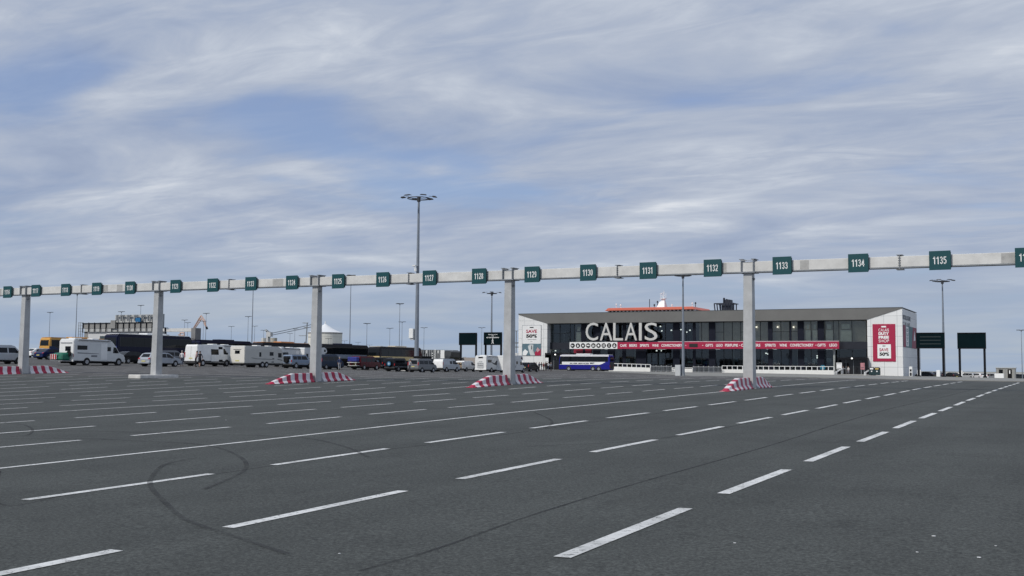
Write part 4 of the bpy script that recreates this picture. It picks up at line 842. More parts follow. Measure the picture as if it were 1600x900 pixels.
# ------------------------------------------------------------------ ferry terminal
YT = 260.0
def FX(u, y=YT, v=540): return float(FP(u, v, y)[0])
def FZ(u, v, y=YT): return float(FP(u, v, y)[2])
term = thing('ferry_terminal', 'long two storey ferry terminal with grey roof band, dark glass front and white end walls', 'terminal building', (0, 0, 0))
XL, XR = FX(810), FX(1410.5); XLi, XRi = FX(855), FX(1355.5)
ZR = (FZ(810, 490)+FZ(1408, 483.5))/2; ZB = -.6
ZF = (FZ(855, 503.5)+FZ(1355, 501.5))/2      # underside of the fascia
DEP = 25
GLASSY = YT+2.0
PM = PANEL
def cladding():
    mt = bpy.data.materials.new('white_cladding_panels'); mt.use_nodes = True; t = mt.node_tree; b = t.nodes['Principled BSDF']; b.inputs['Roughness'].default_value = .5
    c = nd(t, 'ShaderNodeNewGeometry'); mp = nd(t, 'ShaderNodeMapping'); t.links.new(c.outputs['Position'], mp.inputs[0])
    sp = nd(t, 'ShaderNodeSeparateXYZ'); t.links.new(c.outputs['Position'], sp.inputs[0])
    ad = nd(t, 'ShaderNodeMath', operation='ADD'); t.links.new(sp.outputs[0], ad.inputs[0]); t.links.new(sp.outputs[1], ad.inputs[1])
    cb = nd(t, 'ShaderNodeCombineXYZ'); t.links.new(ad.outputs[0], cb.inputs[0]); t.links.new(sp.outputs[2], cb.inputs[1])
    br = nd(t, 'ShaderNodeTexBrick', inp={'Color1': (.70, .71, .70, 1), 'Color2': (.76, .77, .76, 1), 'Mortar': (.34, .36, .37, 1), 'Scale': 1., 'Mortar Size': .035, 'Brick Width': 2.9, 'Row Height': 2.35}); br.offset = 0.0
    t.links.new(cb.outputs[0], br.inputs['Vector']); t.links.new(br.outputs['Color'], b.inputs['Base Color']); return mt
CLAD = cladding()
# end walls: front plane polygons (in x, z) extruded back
l = MB(); l.prism([(XL, ZB), (XLi, ZB), (XLi, ZF), (XL, ZR-.04)], 'y', YT, YT+DEP); l.build('wall', CLAD, term)
l = MB(); l.prism([(XRi, ZB), (XR, ZB), (XR, ZR-.04), (XRi, ZF)], 'y', YT, YT+DEP); l.build('wall', CLAD, term)
# the fascia: inverted wedge between them, its sloped ends resting on the walls
f = MB(); f.prism([(XL, ZR-.03), (XLi, ZF), (XRi, ZF), (XR, ZR-.03), (XR, ZR+.14), (XL, ZR+.14)], 'y', YT-.12, YT+2.6); f.build('fascia', GREYF, term)
r = MB(); r.box(XL-.05, XR+.05, YT-.16, YT+DEP+.1, ZR+.141, ZR+.26); r.build('roof', mat('roof_edge_metal', (.09, .095, .10), .4, .3, .3, .1), term)
r = MB(); r.box(XL+1, XR-1, YT+2.7, YT+DEP-.5, ZF+.1, ZR+.1); r.build('roof_void', GREYF, term)
s_ = MB(); s_.box(XLi, XRi, YT+.0, GLASSY+.3, ZF-.12, ZF-.003); s_.build('soffit', mat('dark_soffit', (.04, .042, .045), .6, 0, 1, .1), term)
# interior: floors, back wall, columns, counters
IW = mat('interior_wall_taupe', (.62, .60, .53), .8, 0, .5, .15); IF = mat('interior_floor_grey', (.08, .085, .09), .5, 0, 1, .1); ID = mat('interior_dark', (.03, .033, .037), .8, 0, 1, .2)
ZM0 = FZ(1100, 545.5); ZM1 = FZ(1100, 534.0); ZG = .75
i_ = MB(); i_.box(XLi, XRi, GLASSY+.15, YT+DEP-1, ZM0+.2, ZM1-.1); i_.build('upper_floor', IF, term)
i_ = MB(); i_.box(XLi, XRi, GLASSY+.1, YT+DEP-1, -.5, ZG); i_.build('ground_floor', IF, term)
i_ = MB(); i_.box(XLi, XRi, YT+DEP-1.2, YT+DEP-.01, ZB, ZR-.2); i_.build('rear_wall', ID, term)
i_ = MB(); i_.box(FX(1085), XRi-.05, GLASSY+1.9, GLASSY+2.1, ZM1-.08, ZF+.05); i_.build('partition_wall', IW, term)
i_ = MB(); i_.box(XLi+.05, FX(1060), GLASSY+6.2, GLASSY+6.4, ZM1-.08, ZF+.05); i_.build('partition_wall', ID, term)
# glazing
def glass_mat(name, tint, refl):
    mt = bpy.data.materials.new(name); mt.use_nodes = True; t = mt.node_tree; t.nodes.clear(); o = nd(t, 'ShaderNodeOutputMaterial')
    tr = nd(t, 'ShaderNodeBsdfTransparent', inp={'Color': (*tint, 1)}); gl = nd(t, 'ShaderNodeBsdfGlossy', inp={'Roughness': .03, 'Color': (.9, .95, 1, 1)})
    fr = nd(t, 'ShaderNodeFresnel', inp={'IOR': 1.45}); ad = nd(t, 'ShaderNodeMath', operation='MULTIPLY_ADD', inp={1: .9, 2: refl}); t.links.new(fr.outputs[0], ad.inputs[0])
    mx = nd(t, 'ShaderNodeMixShader'); t.links.new(ad.outputs[0], mx.inputs[0]); t.links.new(tr.outputs[0], mx.inputs[1]); t.links.new(gl.outputs[0], mx.inputs[2]); t.links.new(mx.outputs[0], o.inputs[0]); return mt
GD = glass_mat('blue_grey_glazing', (.60, .65, .66), .02); GB = glass_mat('bronze_glazing', (.80, .80, .75), .03)
LP = mat('pale_blind', (.80, .88, .85), .6, 0, .8, .12)
UP = [(861,875,'g'),(875,891,'g'),(891,897.6,'g'),(897.6,908.3,'l'),(908.3,916,'d'),(916,927,'g'),(927,938,'d'),(938,950,'g'),(950,961,'d'),(961,973,'g'),(973,978,'d'),(978,994,'g'),(994,1010,'d'),(1010,1018,'g'),(1018,1028,'g'),(1028,1040,'g'),(1040,1052,'g'),(1052,1062,'d'),(1062,1072,'g'),(1072,1083,'g'),(1083,1087,'d'),(1087,1096.5,'b'),(1096.5,1108,'b'),(1108,1118,'d'),(1118,1131,'b'),(1131,1144.5,'b'),(1144.5,1157.5,'b'),(1157.5,1167,'b'),(1167,1178.5,'b'),(1178.5,1188.5,'b'),(1188.5,1200.5,'b'),(1200.5,1207.5,'d'),(1207.5,1220.5,'b'),(1220.5,1234,'b'),(1234,1237,'d'),(1237,1247,'b'),(1247,1256.5,'d'),(1256.5,1267.5,'l'),(1267.5,1278,'l'),(1278,1288,'d'),(1288,1302.5,'l'),(1302.5,1311,'b'),(1311,1331.5,'l'),(1331.5,1354,'b')]
zU0, zU1 = ZM1-.05, ZF-.12; zL0, zL1 = ZG-.1, ZM0
for u0, u1, k in UP:
    x0, x1 = FX(u0, GLASSY), FX(u1, GLASSY)
    if k == 'd':
        MB().box(x0, x1, GLASSY-.12, GLASSY+.02, zU0, zU1).build('solid_panel', NAVY, term); MB().box(x0, x1, GLASSY-.12, GLASSY+.02, zL0, zL1).build('solid_panel', NAVY, term)
    else:
        for (a, b, up) in ((zU0, zU1, 1), (zL0, zL1, 0)):
            w_ = MB(); w_.box(x0+.04, x1-.04, GLASSY, GLASSY+.03, a, b); wn = w_.build('window', GB if (k != 'g' and up) else GD, term)
            m_ = MB(); m_.box(x1-.05, x1+.05, GLASSY-.10, GLASSY+.06, a, b)
            if up and rnd.random() < .25: m_.box(x0, x1, GLASSY-.04, GLASSY+.05, a+(b-a)*.5-.05, a+(b-a)*.5+.05)
            m_.build('mullion', DARKM, wn)
            if k == 'l' and up:
                p_ = MB(); p_.box(x0+.25, x1-.12, GLASSY+.5, GLASSY+.6, a+.05, a+(b-a)*.56); p_.box(x0+.55, x1-.6, GLASSY+.52, GLASSY+.6, a+(b-a)*.62, a+(b-a)*.84); p_.build('blind', LP, wn)
# framing bands between the storeys
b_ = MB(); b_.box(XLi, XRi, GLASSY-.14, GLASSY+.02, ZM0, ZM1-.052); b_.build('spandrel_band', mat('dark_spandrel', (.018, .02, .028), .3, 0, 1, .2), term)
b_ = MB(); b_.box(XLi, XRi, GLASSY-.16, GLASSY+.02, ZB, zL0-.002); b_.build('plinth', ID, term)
# shop furniture behind the glass
fur = mat('shop_shelf_white', (.45, .47, .46), .6, 0, 2, .3); fur2 = mat('shop_goods', (.10, .12, .13), .7, 0, 1.2, .6); fur3 = mat('shop_poster_blue', (.16, .26, .32), .6, 0, .8, .5)
for u0 in list(range(925, 1050, 13))+list(range(1062, 1300, 12)):
    if rnd.random() < .2: continue
    x0 = FX(u0, GLASSY+2); wd = rnd.uniform(1.1, 1.9); yb = GLASSY+rnd.uniform(1.5, 4)
    s_ = MB()
    for k in range(rnd.randint(2, 5)): s_.box(x0, x0+wd, yb, yb+.5, ZG+.25+k*.42, ZG+.31+k*.42)
    s_.box(x0, x0+.05, yb, yb+.5, ZG, ZG+2.0); s_.build('shop_shelf', fur, term)
    s_ = MB()
    for k in range(6): s_.box(x0+rnd.uniform(0, wd-.3), x0+rnd.uniform(.3, wd), yb+.6, yb+1.2, ZG+k*.4, ZG+k*.4+rnd.uniform(.2, .38))
    s_.build('shop_goods', fur2, term)
    if rnd.random() < .5:
        p_ = MB(); zz = ZG+rnd.uniform(2.1, 2.8); p_.box(x0, x0+rnd.uniform(.7, 1.6), yb-.2, yb-.15, zz, zz+rnd.uniform(.6, 1.3)); p_.build('hanging_banner', fur3 if rnd.random() < .6 else LP, term)
CG = mat('interior_column', (.34, .36, .35), .6, 0, 1, .1)
for u in (963, 990, 1028, 1144, 1188, 1245, 1304):
    x0 = FX(u, GLASSY-.6); MB().cyl((x0, GLASSY+.8 if u != 1304 else GLASSY-1.0, ZB if u == 1304 else ZG), (x0, GLASSY+.8 if u != 1304 else GLASSY-1.0, ZM0-.02), .26, n=14).build('round_column', CG, term)
# downlights glimpsed inside
EM = bpy.data.materials.new('lit_lamp'); EM.use_nodes = True; EM.node_tree.nodes['Principled BSDF'].inputs['Emission Color'].default_value = (1, .97, .9, 1); EM.node_tree.nodes['Principled BSDF'].inputs['Emission Strength'].default_value = 2.2
for u, v in ((1032, 510), (1034, 517), (1049, 516), (1064, 515), (1078, 516), (1073, 519), (1026, 548), (1033, 548), (1215, 511), (1240, 511), (1197, 552), (1200, 553), (1277, 556), (1277, 559), (1331, 560), (1320, 565), (868, 548), (1182, 511), (1262, 511)):
    p = FP(u, v, GLASSY+1.6); MB().box(p[0]-.18, p[0]+.18, p[1]-.05, p[1]+.05, p[2]-.14, p[2]+.14).build('interior_lamp', EM, term)
EM2 = bpy.data.materials.new('added_shop_light'); EM2.use_nodes = True; EM2.node_tree.nodes['Principled BSDF'].inputs['Emission Color'].default_value = (1, .97, .9, 1); EM2.node_tree.nodes['Principled BSDF'].inputs['Emission Strength'].default_value = 5  # glow for unseen ceiling strips, added to brighten the shelves
for k in range(16):
    xq = XLi+5+k*(XRi-XLi-10)/15; MB().box(xq-1.3, xq+1.3, GLASSY+3.2+(k % 3)*1.4, GLASSY+3.5+(k % 3)*1.4, ZM0+.10, ZM0+.16).build('added_ceiling_light', EM2, term)
# red and white panels left of centre
for u0, u1 in ((896.5, 910.5), (914.5, 924)):
    MB().box(FX(u0, GLASSY-.2), FX(u1, GLASSY-.2), GLASSY-.2, GLASSY-.14, FZ(905, 553.5, GLASSY-.2), FZ(905, 543, GLASSY-.2)).build('red_panel', mat('deep_red_panel', (.22, .008, .03), .4, 0, 1, .1), term)
MB().box(FX(880, GLASSY+1), FX(888, GLASSY+1), GLASSY+1.2, GLASSY+1.3, FZ(884, 532, GLASSY), FZ(884, 518, GLASSY)).build('pale_door_frame', mat('door_frame_taupe', (.4, .38, .34), .6), term)
MB().box(FX(881.6, GLASSY+1), FX(887, GLASSY+1), GLASSY+1.15, GLASSY+1.19, FZ(884, 532, GLASSY), FZ(884, 520, GLASSY)).build('inner_door', ID, term)
# entrances: projecting black porches
def porch(u0, u1, vt, vb, lamps):
    y0 = YT-1.6; x0, x1 = FX(u0, y0), FX(u1, y0); zt = FZ((u0+u1)/2, vt, y0); zb = ZG-.05
    a = MB(); a.box(x0, x1, y0, GLASSY-.2, zt-.55, zt); a.box(x0, x0+.35, y0, GLASSY-.2, zb, zt-.552); a.box(x1-.35, x1, y0, GLASSY-.2, zb, zt-.552)
    p = a.build('entrance_porch', DARKM, term, .02)
    MB().box(x0+.36, x1-.36, YT-.1, YT, zb, zt-.56).build('sliding_door', mat('door_dark_glass', (.012, .013, .015), .1), p)
    for k in range(3):
        xq = x0+(x1-x0)*(k+1)/4; MB().box(xq-.05, xq+.05, YT-.16, YT-.101, zb, zt-.56).build('door_frame', GALVD, p)
    for u, v in lamps:
        q = FP(u, v, y0-.05); MB().box(q[0]-.16, q[0]+.16, y0-.08, y0-.002, q[2]-.13, q[2]+.13).build('porch_lamp', EM, p)
    return x0, x1, y0, zb
porch(1308, 1355, 558.5, 580, [(1331, 560)])
porch(851.5, 893, 551.5, 577, [(867.5, 554)])
# CALAIS letters
yl = YT+.2
for ch, u0, u1 in (('C', 915.8, 935), ('A', 938, 957.5), ('L', 958.8, 974), ('A', 977, 996), ('I', 999, 1003.3), ('S', 1008, 1027.8)):
    m_ = MB(); text_fit(m_, ch, FX(u0, yl), FX(u1, yl), FZ((u0+u1)/2, 532, yl), FZ((u0+u1)/2, 504.3, yl), FRONT(yl), .35, .0); m_.build('letter', mat('pale_letter_metal', (.54, .54, .52), .5, 0, .5, .04), term)
rl = MB(); rl.box(FX(912, yl+.4), FX(1032, yl+.4), yl+.2, yl+.32, FZ(970, 531, yl), FZ(970, 530, yl)); rl.box(FX(912, yl+.4), FX(1032, yl+.4), yl+.2, yl+.32, FZ(970, 507, yl), FZ(970, 506.2, yl)); rl.build('letter_rail', DARKM, term)
# icon strip and shop strip
ys_ = YT-.7
zs0, zs1 = FZ(1100, 545, ys_), FZ(1100, 534.2, ys_)
ic = thing('pictogram_strip', 'white strip of nine round black pictograms under the big letters', 'sign', (0, 0, 0))
MB().box(FX(890, ys_), FX(964.6, ys_), ys_, ys_+.25, zs0, zs1+.05).build('backing_panel', WHT, ic)
zc = (zs0+zs1)/2; R_ = (zs1-zs0)*.36
BLK = mat('sign_black', (.01, .01, .01), .5)
for i, u in enumerate((894.8, 903, 911, 919, 927.2, 935.2, 943.3, 951.7, 960)):
    x = FX(u, ys_); a = MB(); a.cyl((x, ys_-.04, zc), (x, ys_, zc), R_, n=24); d = a.build('disc', BLK, ic)
    q = MB(); y0, y1 = ys_-.06, ys_-.04; r = R_
    if i == 0: q.box(x-.5*r, x+.3*r, y0, y1, zc-.25*r, zc+.15*r); q.box(x-.6*r, x-.45*r, y0, y1, zc-.1*r, zc+.45*r)
    elif i == 1: q.box(x-.35*r, x+.35*r, y0, y1, zc-.5*r, zc+.15*r); q.box(x-.18*r, x+.18*r, y0, y1, zc+.2*r, zc+.45*r)
    elif i == 2: q.box(x-.5*r, x+.5*r, y0, y1, zc-.3*r, zc+.05*r); q.box(x-.3*r, x+.3*r, y0, y1, zc+.05*r, zc+.3*r)
    elif i == 3: q.box(x-.65*r, x+.65*r, y0, y1, zc-.2*r, zc+.3*r)
    elif i == 4: q.box(x-.5*r, x+.5*r, y0, y1, zc-.45*r, zc-.05*r); q.box(x-.5*r, x+.5*r, y0, y1, zc+.08*r, zc+.3*r)
    elif i == 5: q.cyl((x, y0, zc), (x, y1, zc), .45*r, n=14)
    elif i == 6: q.box(x-.4*r, x-.15*r, y0, y1, zc-.6*r, zc+.6*r); q.box(x+.15*r, x+.4*r, y0, y1, zc-.6*r, zc+.6*r)
    elif i == 7: q.box(x-.14*r, x+.14*r, y0, y1, zc-.6*r, zc+.2*r); q.box(x-.14*r, x+.14*r, y0, y1, zc+.35*r, zc+.6*r)
    else: q.cyl((x, y0, zc+.35*r), (x, y1, zc+.35*r), .22*r, n=10); q.box(x-.45*r, x+.45*r, y0, y1, zc-.5*r, zc+.02*r)
    q.build('symbol', LET, d)
st = thing('shop_name_strip', 'long crimson strip across the terminal listing what the shops sell in white capitals', 'sign', (0, 0, 0))
MB().box(FX(964.7, ys_), FX(1311, ys_), ys_, ys_+.25, zs0, zs1).build('backing_panel', RED, st)
MB().box(FX(1028, ys_), FX(1311, ys_), ys_-.03, ys_+.25, zs1+.005, zs1+.15).build('top_edge', mat('pink_white_edge', (.6, .45, .48), .5), st)
MB().box(FX(1077, ys_), FX(1090, ys_), ys_-.08, ys_-.003, zc-.42, zc+.42).build('display_screen', BLK, st)
WD = [('CAFE', 969, 979), ('BEERS', 983.3, 995.3), ('SPIRITS', 1000, 1014), ('WINE', 1019, 1029), ('CONFECTIONERY', 1033.5, 1066), ('GIFTS', 1102.5, 1114), ('LEGO', 1119, 1129.3), ('PERFUME', 1133, 1153), ('CAFE', 1158, 1168.5), ('BEERS', 1173, 1188), ('SPIRITS', 1195.5, 1212), ('WINE', 1218, 1229.5), ('CONFECTIONERY', 1234.5, 1271), ('GIFTS', 1277.3, 1290), ('LEGO', 1296, 1308)]
for wd, u0, u1 in WD:
    q = MB(); text_fit(q, wd, FX(u0, ys_), FX(u1, ys_), zc-.33, zc+.33, FRONT(ys_-.003), .03, .02); q.build('lettering', LET, st)
q = MB()
for u in (1071.5, 1098, 1156, 1275): q.cyl((FX(u, ys_), ys_-.03, zc), (FX(u, ys_), ys_-.002, zc), .1, n=10)
q.build('separator_dot', LET, st)
# posters
def posters():
    yp = YT-.10
    def R(u0, u1, v0, v1, y0, y1): uc = (u0+u1)/2; return (FX(u0, yp), FX(u1, yp), y0, y1, FZ(uc, v1, yp), FZ(uc, v0, yp))
    P1 = thing('shop_poster', 'white poster reading SAVE 50% above a teal picture', 'poster', (0, 0, 0))
    MB().box(*R(815.6, 845.6, 508, 556, yp, YT-.002)).build('frame', GALVD, P1)
    MB().box(*R(816.2, 845, 508.6, 537, yp-.03, yp-.002)).build('poster_sheet', WHT, P1)
    pic = MB().box(*R(816.2, 845, 537, 555.4, yp-.03, yp-.002)).build('picture', mat('teal_grey_print', (.10, .18, .22), .6, 0, .9, .3), P1)
    def poly(pts, m, nm, d):
        q = MB(); q.prism([(FX(u, yp), FZ(u, v, yp)) for u, v in pts], 'y', yp-.03-d, yp-.03-d+.012); q.build(nm, m, pic)
    poly([(817, 550), (820.5, 545.5), (825.5, 549.5), (822, 555.3), (817, 555.3)], LET, 'white_shape', .02)
    poly([(825, 541), (828, 538), (833.5, 538.5), (833, 547), (836, 555.3), (829, 555.3), (826.5, 548)], mat('pale_print', (.55, .58, .58), .6, 0, 1, .2), 'white_shape', .02)
    poly([(830.4, 540), (831.5, 540), (831.2, 546), (830, 546)], BLK, 'dark_shape', .035)
    poly([(836, 550), (845, 545.3), (845, 555.4), (836, 555.4)], RED, 'red_shape', .02)
    poly([(838, 547), (840, 542.5), (843.8, 547), (840, 550.5)], mat('rose_print', (.5, .3, .32), .6), 'rose_shape', .035)
    T = FRONT(yp-.03)
    q = MB(); text_fit(q, 'SAVE', FX(822, yp), FX(839, yp), FZ(830, 520.3, yp), FZ(830, 515, yp), T, .02, .03); q.build('lettering', RED, P1)
    q = MB(); text_fit(q, '50%', FX(822, yp), FX(839, yp), FZ(830, 527.8, yp), FZ(830, 522.3, yp), T, .02, .05); q.build('lettering', BLK, P1)
    q = MB(); q.box(*R(827.7, 833.6, 510.9, 512.4, yp-.05, yp-.031)); q.box(*R(824, 838, 530.2, 530.6, yp-.05, yp-.031)); q.box(*R(829, 832, 533, 533.4, yp-.05, yp-.031)); q.build('printed_mark', BLK, P1)
    P2 = thing('shop_poster', 'large crimson poster reading CALAIS DUTY FREE SHOP on the terminal', 'poster', (0, 0, 0))
    MB().box(*R(1363.8, 1399.2, 506.3, 564.8, yp-.03, YT-.002)).build('poster_sheet', RED, P2)
    q = MB(); q.box(*R(1377.5, 1385, 509.3, 511.6, yp-.05, yp-.031)); q.build('white_badge', LET, P2)
    for s_, v0, v1, bo in (('CALAIS', 513.4, 518, 0), ('DUTY', 519, 523.6, .06), ('FREE', 524.7, 529.2, .06), ('SHOP', 530.3, 535, 0)):
        q = MB(); text_fit(q, s_, FX(1373, yp), FX(1389.3, yp), FZ(1381, v1, yp), FZ(1381, v0, yp), T, .02, bo); q.build('lettering', LET, P2)
    MB().box(*R(1371, 1392, 538, 560, yp-.06, yp-.031)).build('white_panel', LET, P2)
    T2 = FRONT(yp-.06)
    q = MB(); text_fit(q, 'SAVE', FX(1374, yp), FX(1388, yp), FZ(1381, 549, yp), FZ(1381, 544, yp), T2, .02, .02); q.build('lettering', RED, P2)
    q = MB(); text_fit(q, '50%', FX(1374, yp), FX(1389, yp), FZ(1381, 556, yp), FZ(1381, 550.6, yp), T2, .02, .05); q.build('lettering', BLK, P2)
    q = MB(); q.box(*R(1379, 1383.6, 540, 541.2, yp-.08, yp-.061)); q.build('printed_mark', BLK, P2)
    # mural on the side wall, plane x = XR
    xp = XR+.06
    def SY(u, v=530): return float(SP(u, v, xp)[1])
    def SZ(u, v): return float(SP(u, v, xp)[2])
    P3 = thing('side_mural', 'teal and crimson printed mural on the right side wall of the terminal', 'poster', (0, 0, 0))
    ya, yb = SY(1409.6+1.2), SY(1432)
    yb = min(yb, YT+DEP-.6) if yb > 0 else YT+DEP-.6
    ya = YT+.7; z0, z1 = SZ(1418, 543), SZ(1418, 509.3)
    T_ = mat('mural_teal', (.10, .20, .22), .6, 0, .5, .2); W_ = yb-ya
    MB().box(XR+.002, xp, ya, yb, z0, z1).build('mural_sheet', T_, P3)
    MB().box(xp+.002, xp+.03, ya, ya+W_*.17, z0, z1).build('crimson_band', mat('mural_rose', (.30, .06, .10), .6, 0, .5, .2), P3)
    q = MB(); q.prism([(yb-W_*.28, z1), (yb, z1), (yb, z0), (yb-W_*.38, z0)], 'x', xp+.002, xp+.03); q.build('crimson_band', mat('mural_rose', (.30, .06, .10), .6, 0, .5, .2), P3)
    q = MB(); q.prism([(yb-W_*.24, z0+(z1-z0)*.35), (yb-W_*.16, z0+(z1-z0)*.85), (yb-W_*.10, z0+(z1-z0)*.4)], 'x', xp+.031, xp+.05); q.build('white_shape', LET, P3)
    MB().box(xp+.002, xp+.03, ya+W_*.20, ya+W_*.38, z0+.3, z1-.2).build('white_panel', LET, P3)
    SF = lambda a, b, d: (xp+.03+d, a, b)
    for s_, k in (('D', 3), ('U', 2), ('T', 1), ('Y', 0)):
        q = MB(); hh = (z1-z0-.9)/4; text_fit(q, s_, ya+W_*.24, ya+W_*.34, z0+.5+k*hh, z0+.5+k*hh+hh*.75, SF, .02, .03); q.build('lettering', T_, P3)
    zt0 = SZ(1414, 505); q = MB(); text_fit(q, 'BOULOGNE', YT+.9, YT+13.5, zt0+.8, zt0+1.9, lambda a, b, d: (XR+.002+d, a, b), .04, .03); text_fit(q, 'CALAIS', YT+.9, YT+12.5, zt0-.6, zt0+.3, lambda a, b, d: (XR+.002+d, a, b), .04, .0)
    q.build('lettering', mat('grey_lettering', (.10, .11, .12), .5), P3)
posters()
# ---------------- forecourt: ramp wall, railings, barriers, steps, bins
def ground_on(y, x): return g(x, y)+.13
yr = 250.0
def frx(u): return FX(u, yr, 580)
def rail(label, u0, u1, vt, vw0, vb, step_u, slope=0.):
    x0, x1 = frx(u0), frx(u1); uc = (u0+u1)/2
    t = thing('ramp_railing', label, 'railing', (0, 0, 0)); zt = FZ(uc, vt, yr); zw = FZ(uc, vw0, yr); zb = FZ(uc, vb, yr)-.3
    MB().prism([(x0, zb), (x1, zb), (x1, zw-slope), (x0, zw+slope)], 'y', yr, yr+.3).build('parapet_wall', mat('white_parapet', (.74, .74, .71), .7, 0, .8, .08), t)
    r_ = MB(); n = max(2, int((u1-u0)/step_u))
    for i in range(n+1):
        k = i/n; x = x0+(x1-x0)*k; sl = slope*(1-2*k); r_.box(x-.07, x+.07, yr+.06, yr+.18, zw+sl-.02, zt+sl)
    r_.add([(x0, yr+.04, zt+slope), (x1, yr+.04, zt-slope), (x1, yr+.2, zt-slope), (x0, yr+.2, zt+slope), (x0, yr+.04, zt+slope+.12), (x1, yr+.04, zt-slope+.12), (x1, yr+.2, zt-slope+.12), (x0, yr+.2, zt+slope+.12)], [(0,3,2,1),(4,5,6,7),(0,1,5,4),(1,2,6,5),(2,3,7,6),(3,0,4,7)])
    r_.build('handrail', WHT, t); return t
rail('white ramp parapet and railing just right of the blue coach', 951, 1016, 569.0, 573.5, 580.2, 7, .12)
rail('long white parapet with railing in front of the shop windows, right of the column', 1128, 1303, 572.6, 577.8, 586.2, 8.1)
rail('short white parapet between the two rows of steel barriers', 1050, 1082, 575, 576, 583, 16)
def fence_row(label, u0, u1, v0, v1, y):
    x0, x1 = FX(u0, y, 580), FX(u1, y, 580); zb = FZ((u0+u1)/2, v1, y); zt = FZ((u0+u1)/2, v0, y)
    t = thing('steel_barrier', label, 'steel barrier', (0, 0, 0)); n = int((u1-u0)/2.0); a = MB()
    for i in range(n+1):
        x = x0+(x1-x0)*i/n; a.box(x-.045, x+.045, y, y+.06, zb, zt)
    a.build('bars', GALVD, t)
    a = MB(); a.box(x0, x1, y-.01, y+.07, zt, zt+.08); a.box(x0, x1, y-.01, y+.07, zb+.1, zb+.16)
    for i in range(0, n+1, 4):
        x = x0+(x1-x0)*i/n; a.box(x-.07, x+.07, y-.5, y+.5, zb-.15, zb); a.box(x-.07, x+.07, y+.07, y+.14, zb, zt+.25)
    a.build('frame', mat('bright_galvanised', (.45, .46, .47), .4, .3), t)
fence_row('row of grey steel barriers left of the slim mast, before the terminal', 1017, 1049, 572.5, 580.5, 249)
fence_row('row of grey steel barriers right of the slim mast, before the terminal', 1083, 1127, 573.5, 582, 249)
# steps and landing at the right entrance
t = thing('entrance_steps', 'pale concrete landing and steps before the right entrance of the terminal', 'steps', (0, 0, 0))
x0, x1 = FX(1302, 254), FX(1360, 254)
for k in range(4): MB().box(x0, x1, 252.2+k*.45, YT+.5-.003*k, -.4, ZG-.16*(3-k)-.10).build('step', mat('step_concrete', (.30, .30, .29), .8, 0, 1.5, .15), t)
for u in (1304, 1350):
    for du in (0, 2.2):
        a = MB(); x = FX(u+du, 252); a.tube([(x, 251.6, .2), (x, 252.2, 1.1), (x+.9, 255, 1.9), (x+1.1, 257, 1.9)], .07, 6); a.box(x-.08, x+.08, 251.5, 251.7, -.2, .5); a.box(x+.8, x+.95, 254.9, 255.1, .2, 1.9)
        a.build('step_handrail', WHT, t)
def panel_sign(label, u0, u1, v0, v1, y, m, bars):
    x0, x1 = FX(u0, y), FX(u1, y); uc = (u0+u1)/2; z0, z1 = FZ(uc, v1, y), FZ(uc, v0, y)
    t = thing('notice_board', label, 'notice board', (0, 0, 0)); MB().box(x0, x1, y, y+.1, z0, z1).build('panel', m, t)
    a = MB(); a.box(x0+.1, x0+.2, y+.101, y+.2, ZG-.1, z1-.1); a.box(x1-.2, x1-.1, y+.101, y+.2, ZG-.1, z1-.1); a.build('leg', GALVD, t)
    a = MB()
    for k in bars: a.box(x0+(x1-x0)*.12, x1-(x1-x0)*.12, y-.02, y-.001, z0+(z1-z0)*k, z0+(z1-z0)*(k+.07))
    a.build('printed_band', mat('grey_print', (.08, .08, .09), .6), t)
panel_sign('white notice board left of the right hand entrance', 1306.6, 1315, 566.7, 577, 255.5, WHT, (.1, .8))
panel_sign('red and white notice board right of the right hand entrance', 1344, 1350.5, 567, 577.5, 255.5, mat('reddish_notice', (.45, .2, .22), .6, 0, 1, .4), (.3,))
panel_sign('white notice board beside the left entrance', 852, 857, 559, 567, 255.5, WHT, (.2,))
def bin_(label, u, cap):
    y = 254; x = FX(u, y, 583); z = g(x, y)+.13
    t = thing('recycling_bin', label, 'bin', (x, y, z)); MB().box(-.62, .62, -.5, .5, 0, 1.15).build('body', mat('bin_dark_green', (.006, .03, .035), .5, 0, 2, .2), t, .05)
    a = MB(); a.prism([(-.62, 1.151), (.62, 1.151), (.62, 1.55), (.4, 1.75), (-.4, 1.75), (-.62, 1.55)], 'y', -.5, .5); a.build('hood', BLK, t, .03); MB().box(-.36, .36, -.54, -.503, 1.25, 1.6).build('opening_surround', cap, t); MB().box(-.14, .14, -.54, -.503, .72, .98).build('sticker', LET, t)
bin_('dark recycling bin with pale hood, left of the pair below the crimson poster', 1362.5, LET)
bin_('dark recycling bin with yellow hood, right of the pair below the crimson poster', 1370.8, mat('yellow_hood', (.5, .38, .12), .5))
# charging pillar by the side wall
y = 262; x = XR+1.4; q = (x, y, g(x, y))
t = thing('service_pillar', 'white and black service pillar beside the right side wall of the terminal', 'pillar', q)
MB().box(-.35, .35, -.3, .3, 0, 2.3).build('body', WHT, t, .03); MB().box(-.2, .2, -.34, -.301, .2, .95).build('dark_panel', BLK, t); MB().box(-.2, .2, -.34, -.301, 1.2, 1.7).build('dark_panel', BLK, t); MB().cyl((0, 0, 2.3), (0, 0, 2.75), .05, n=6).build('antenna', GALVD, t)
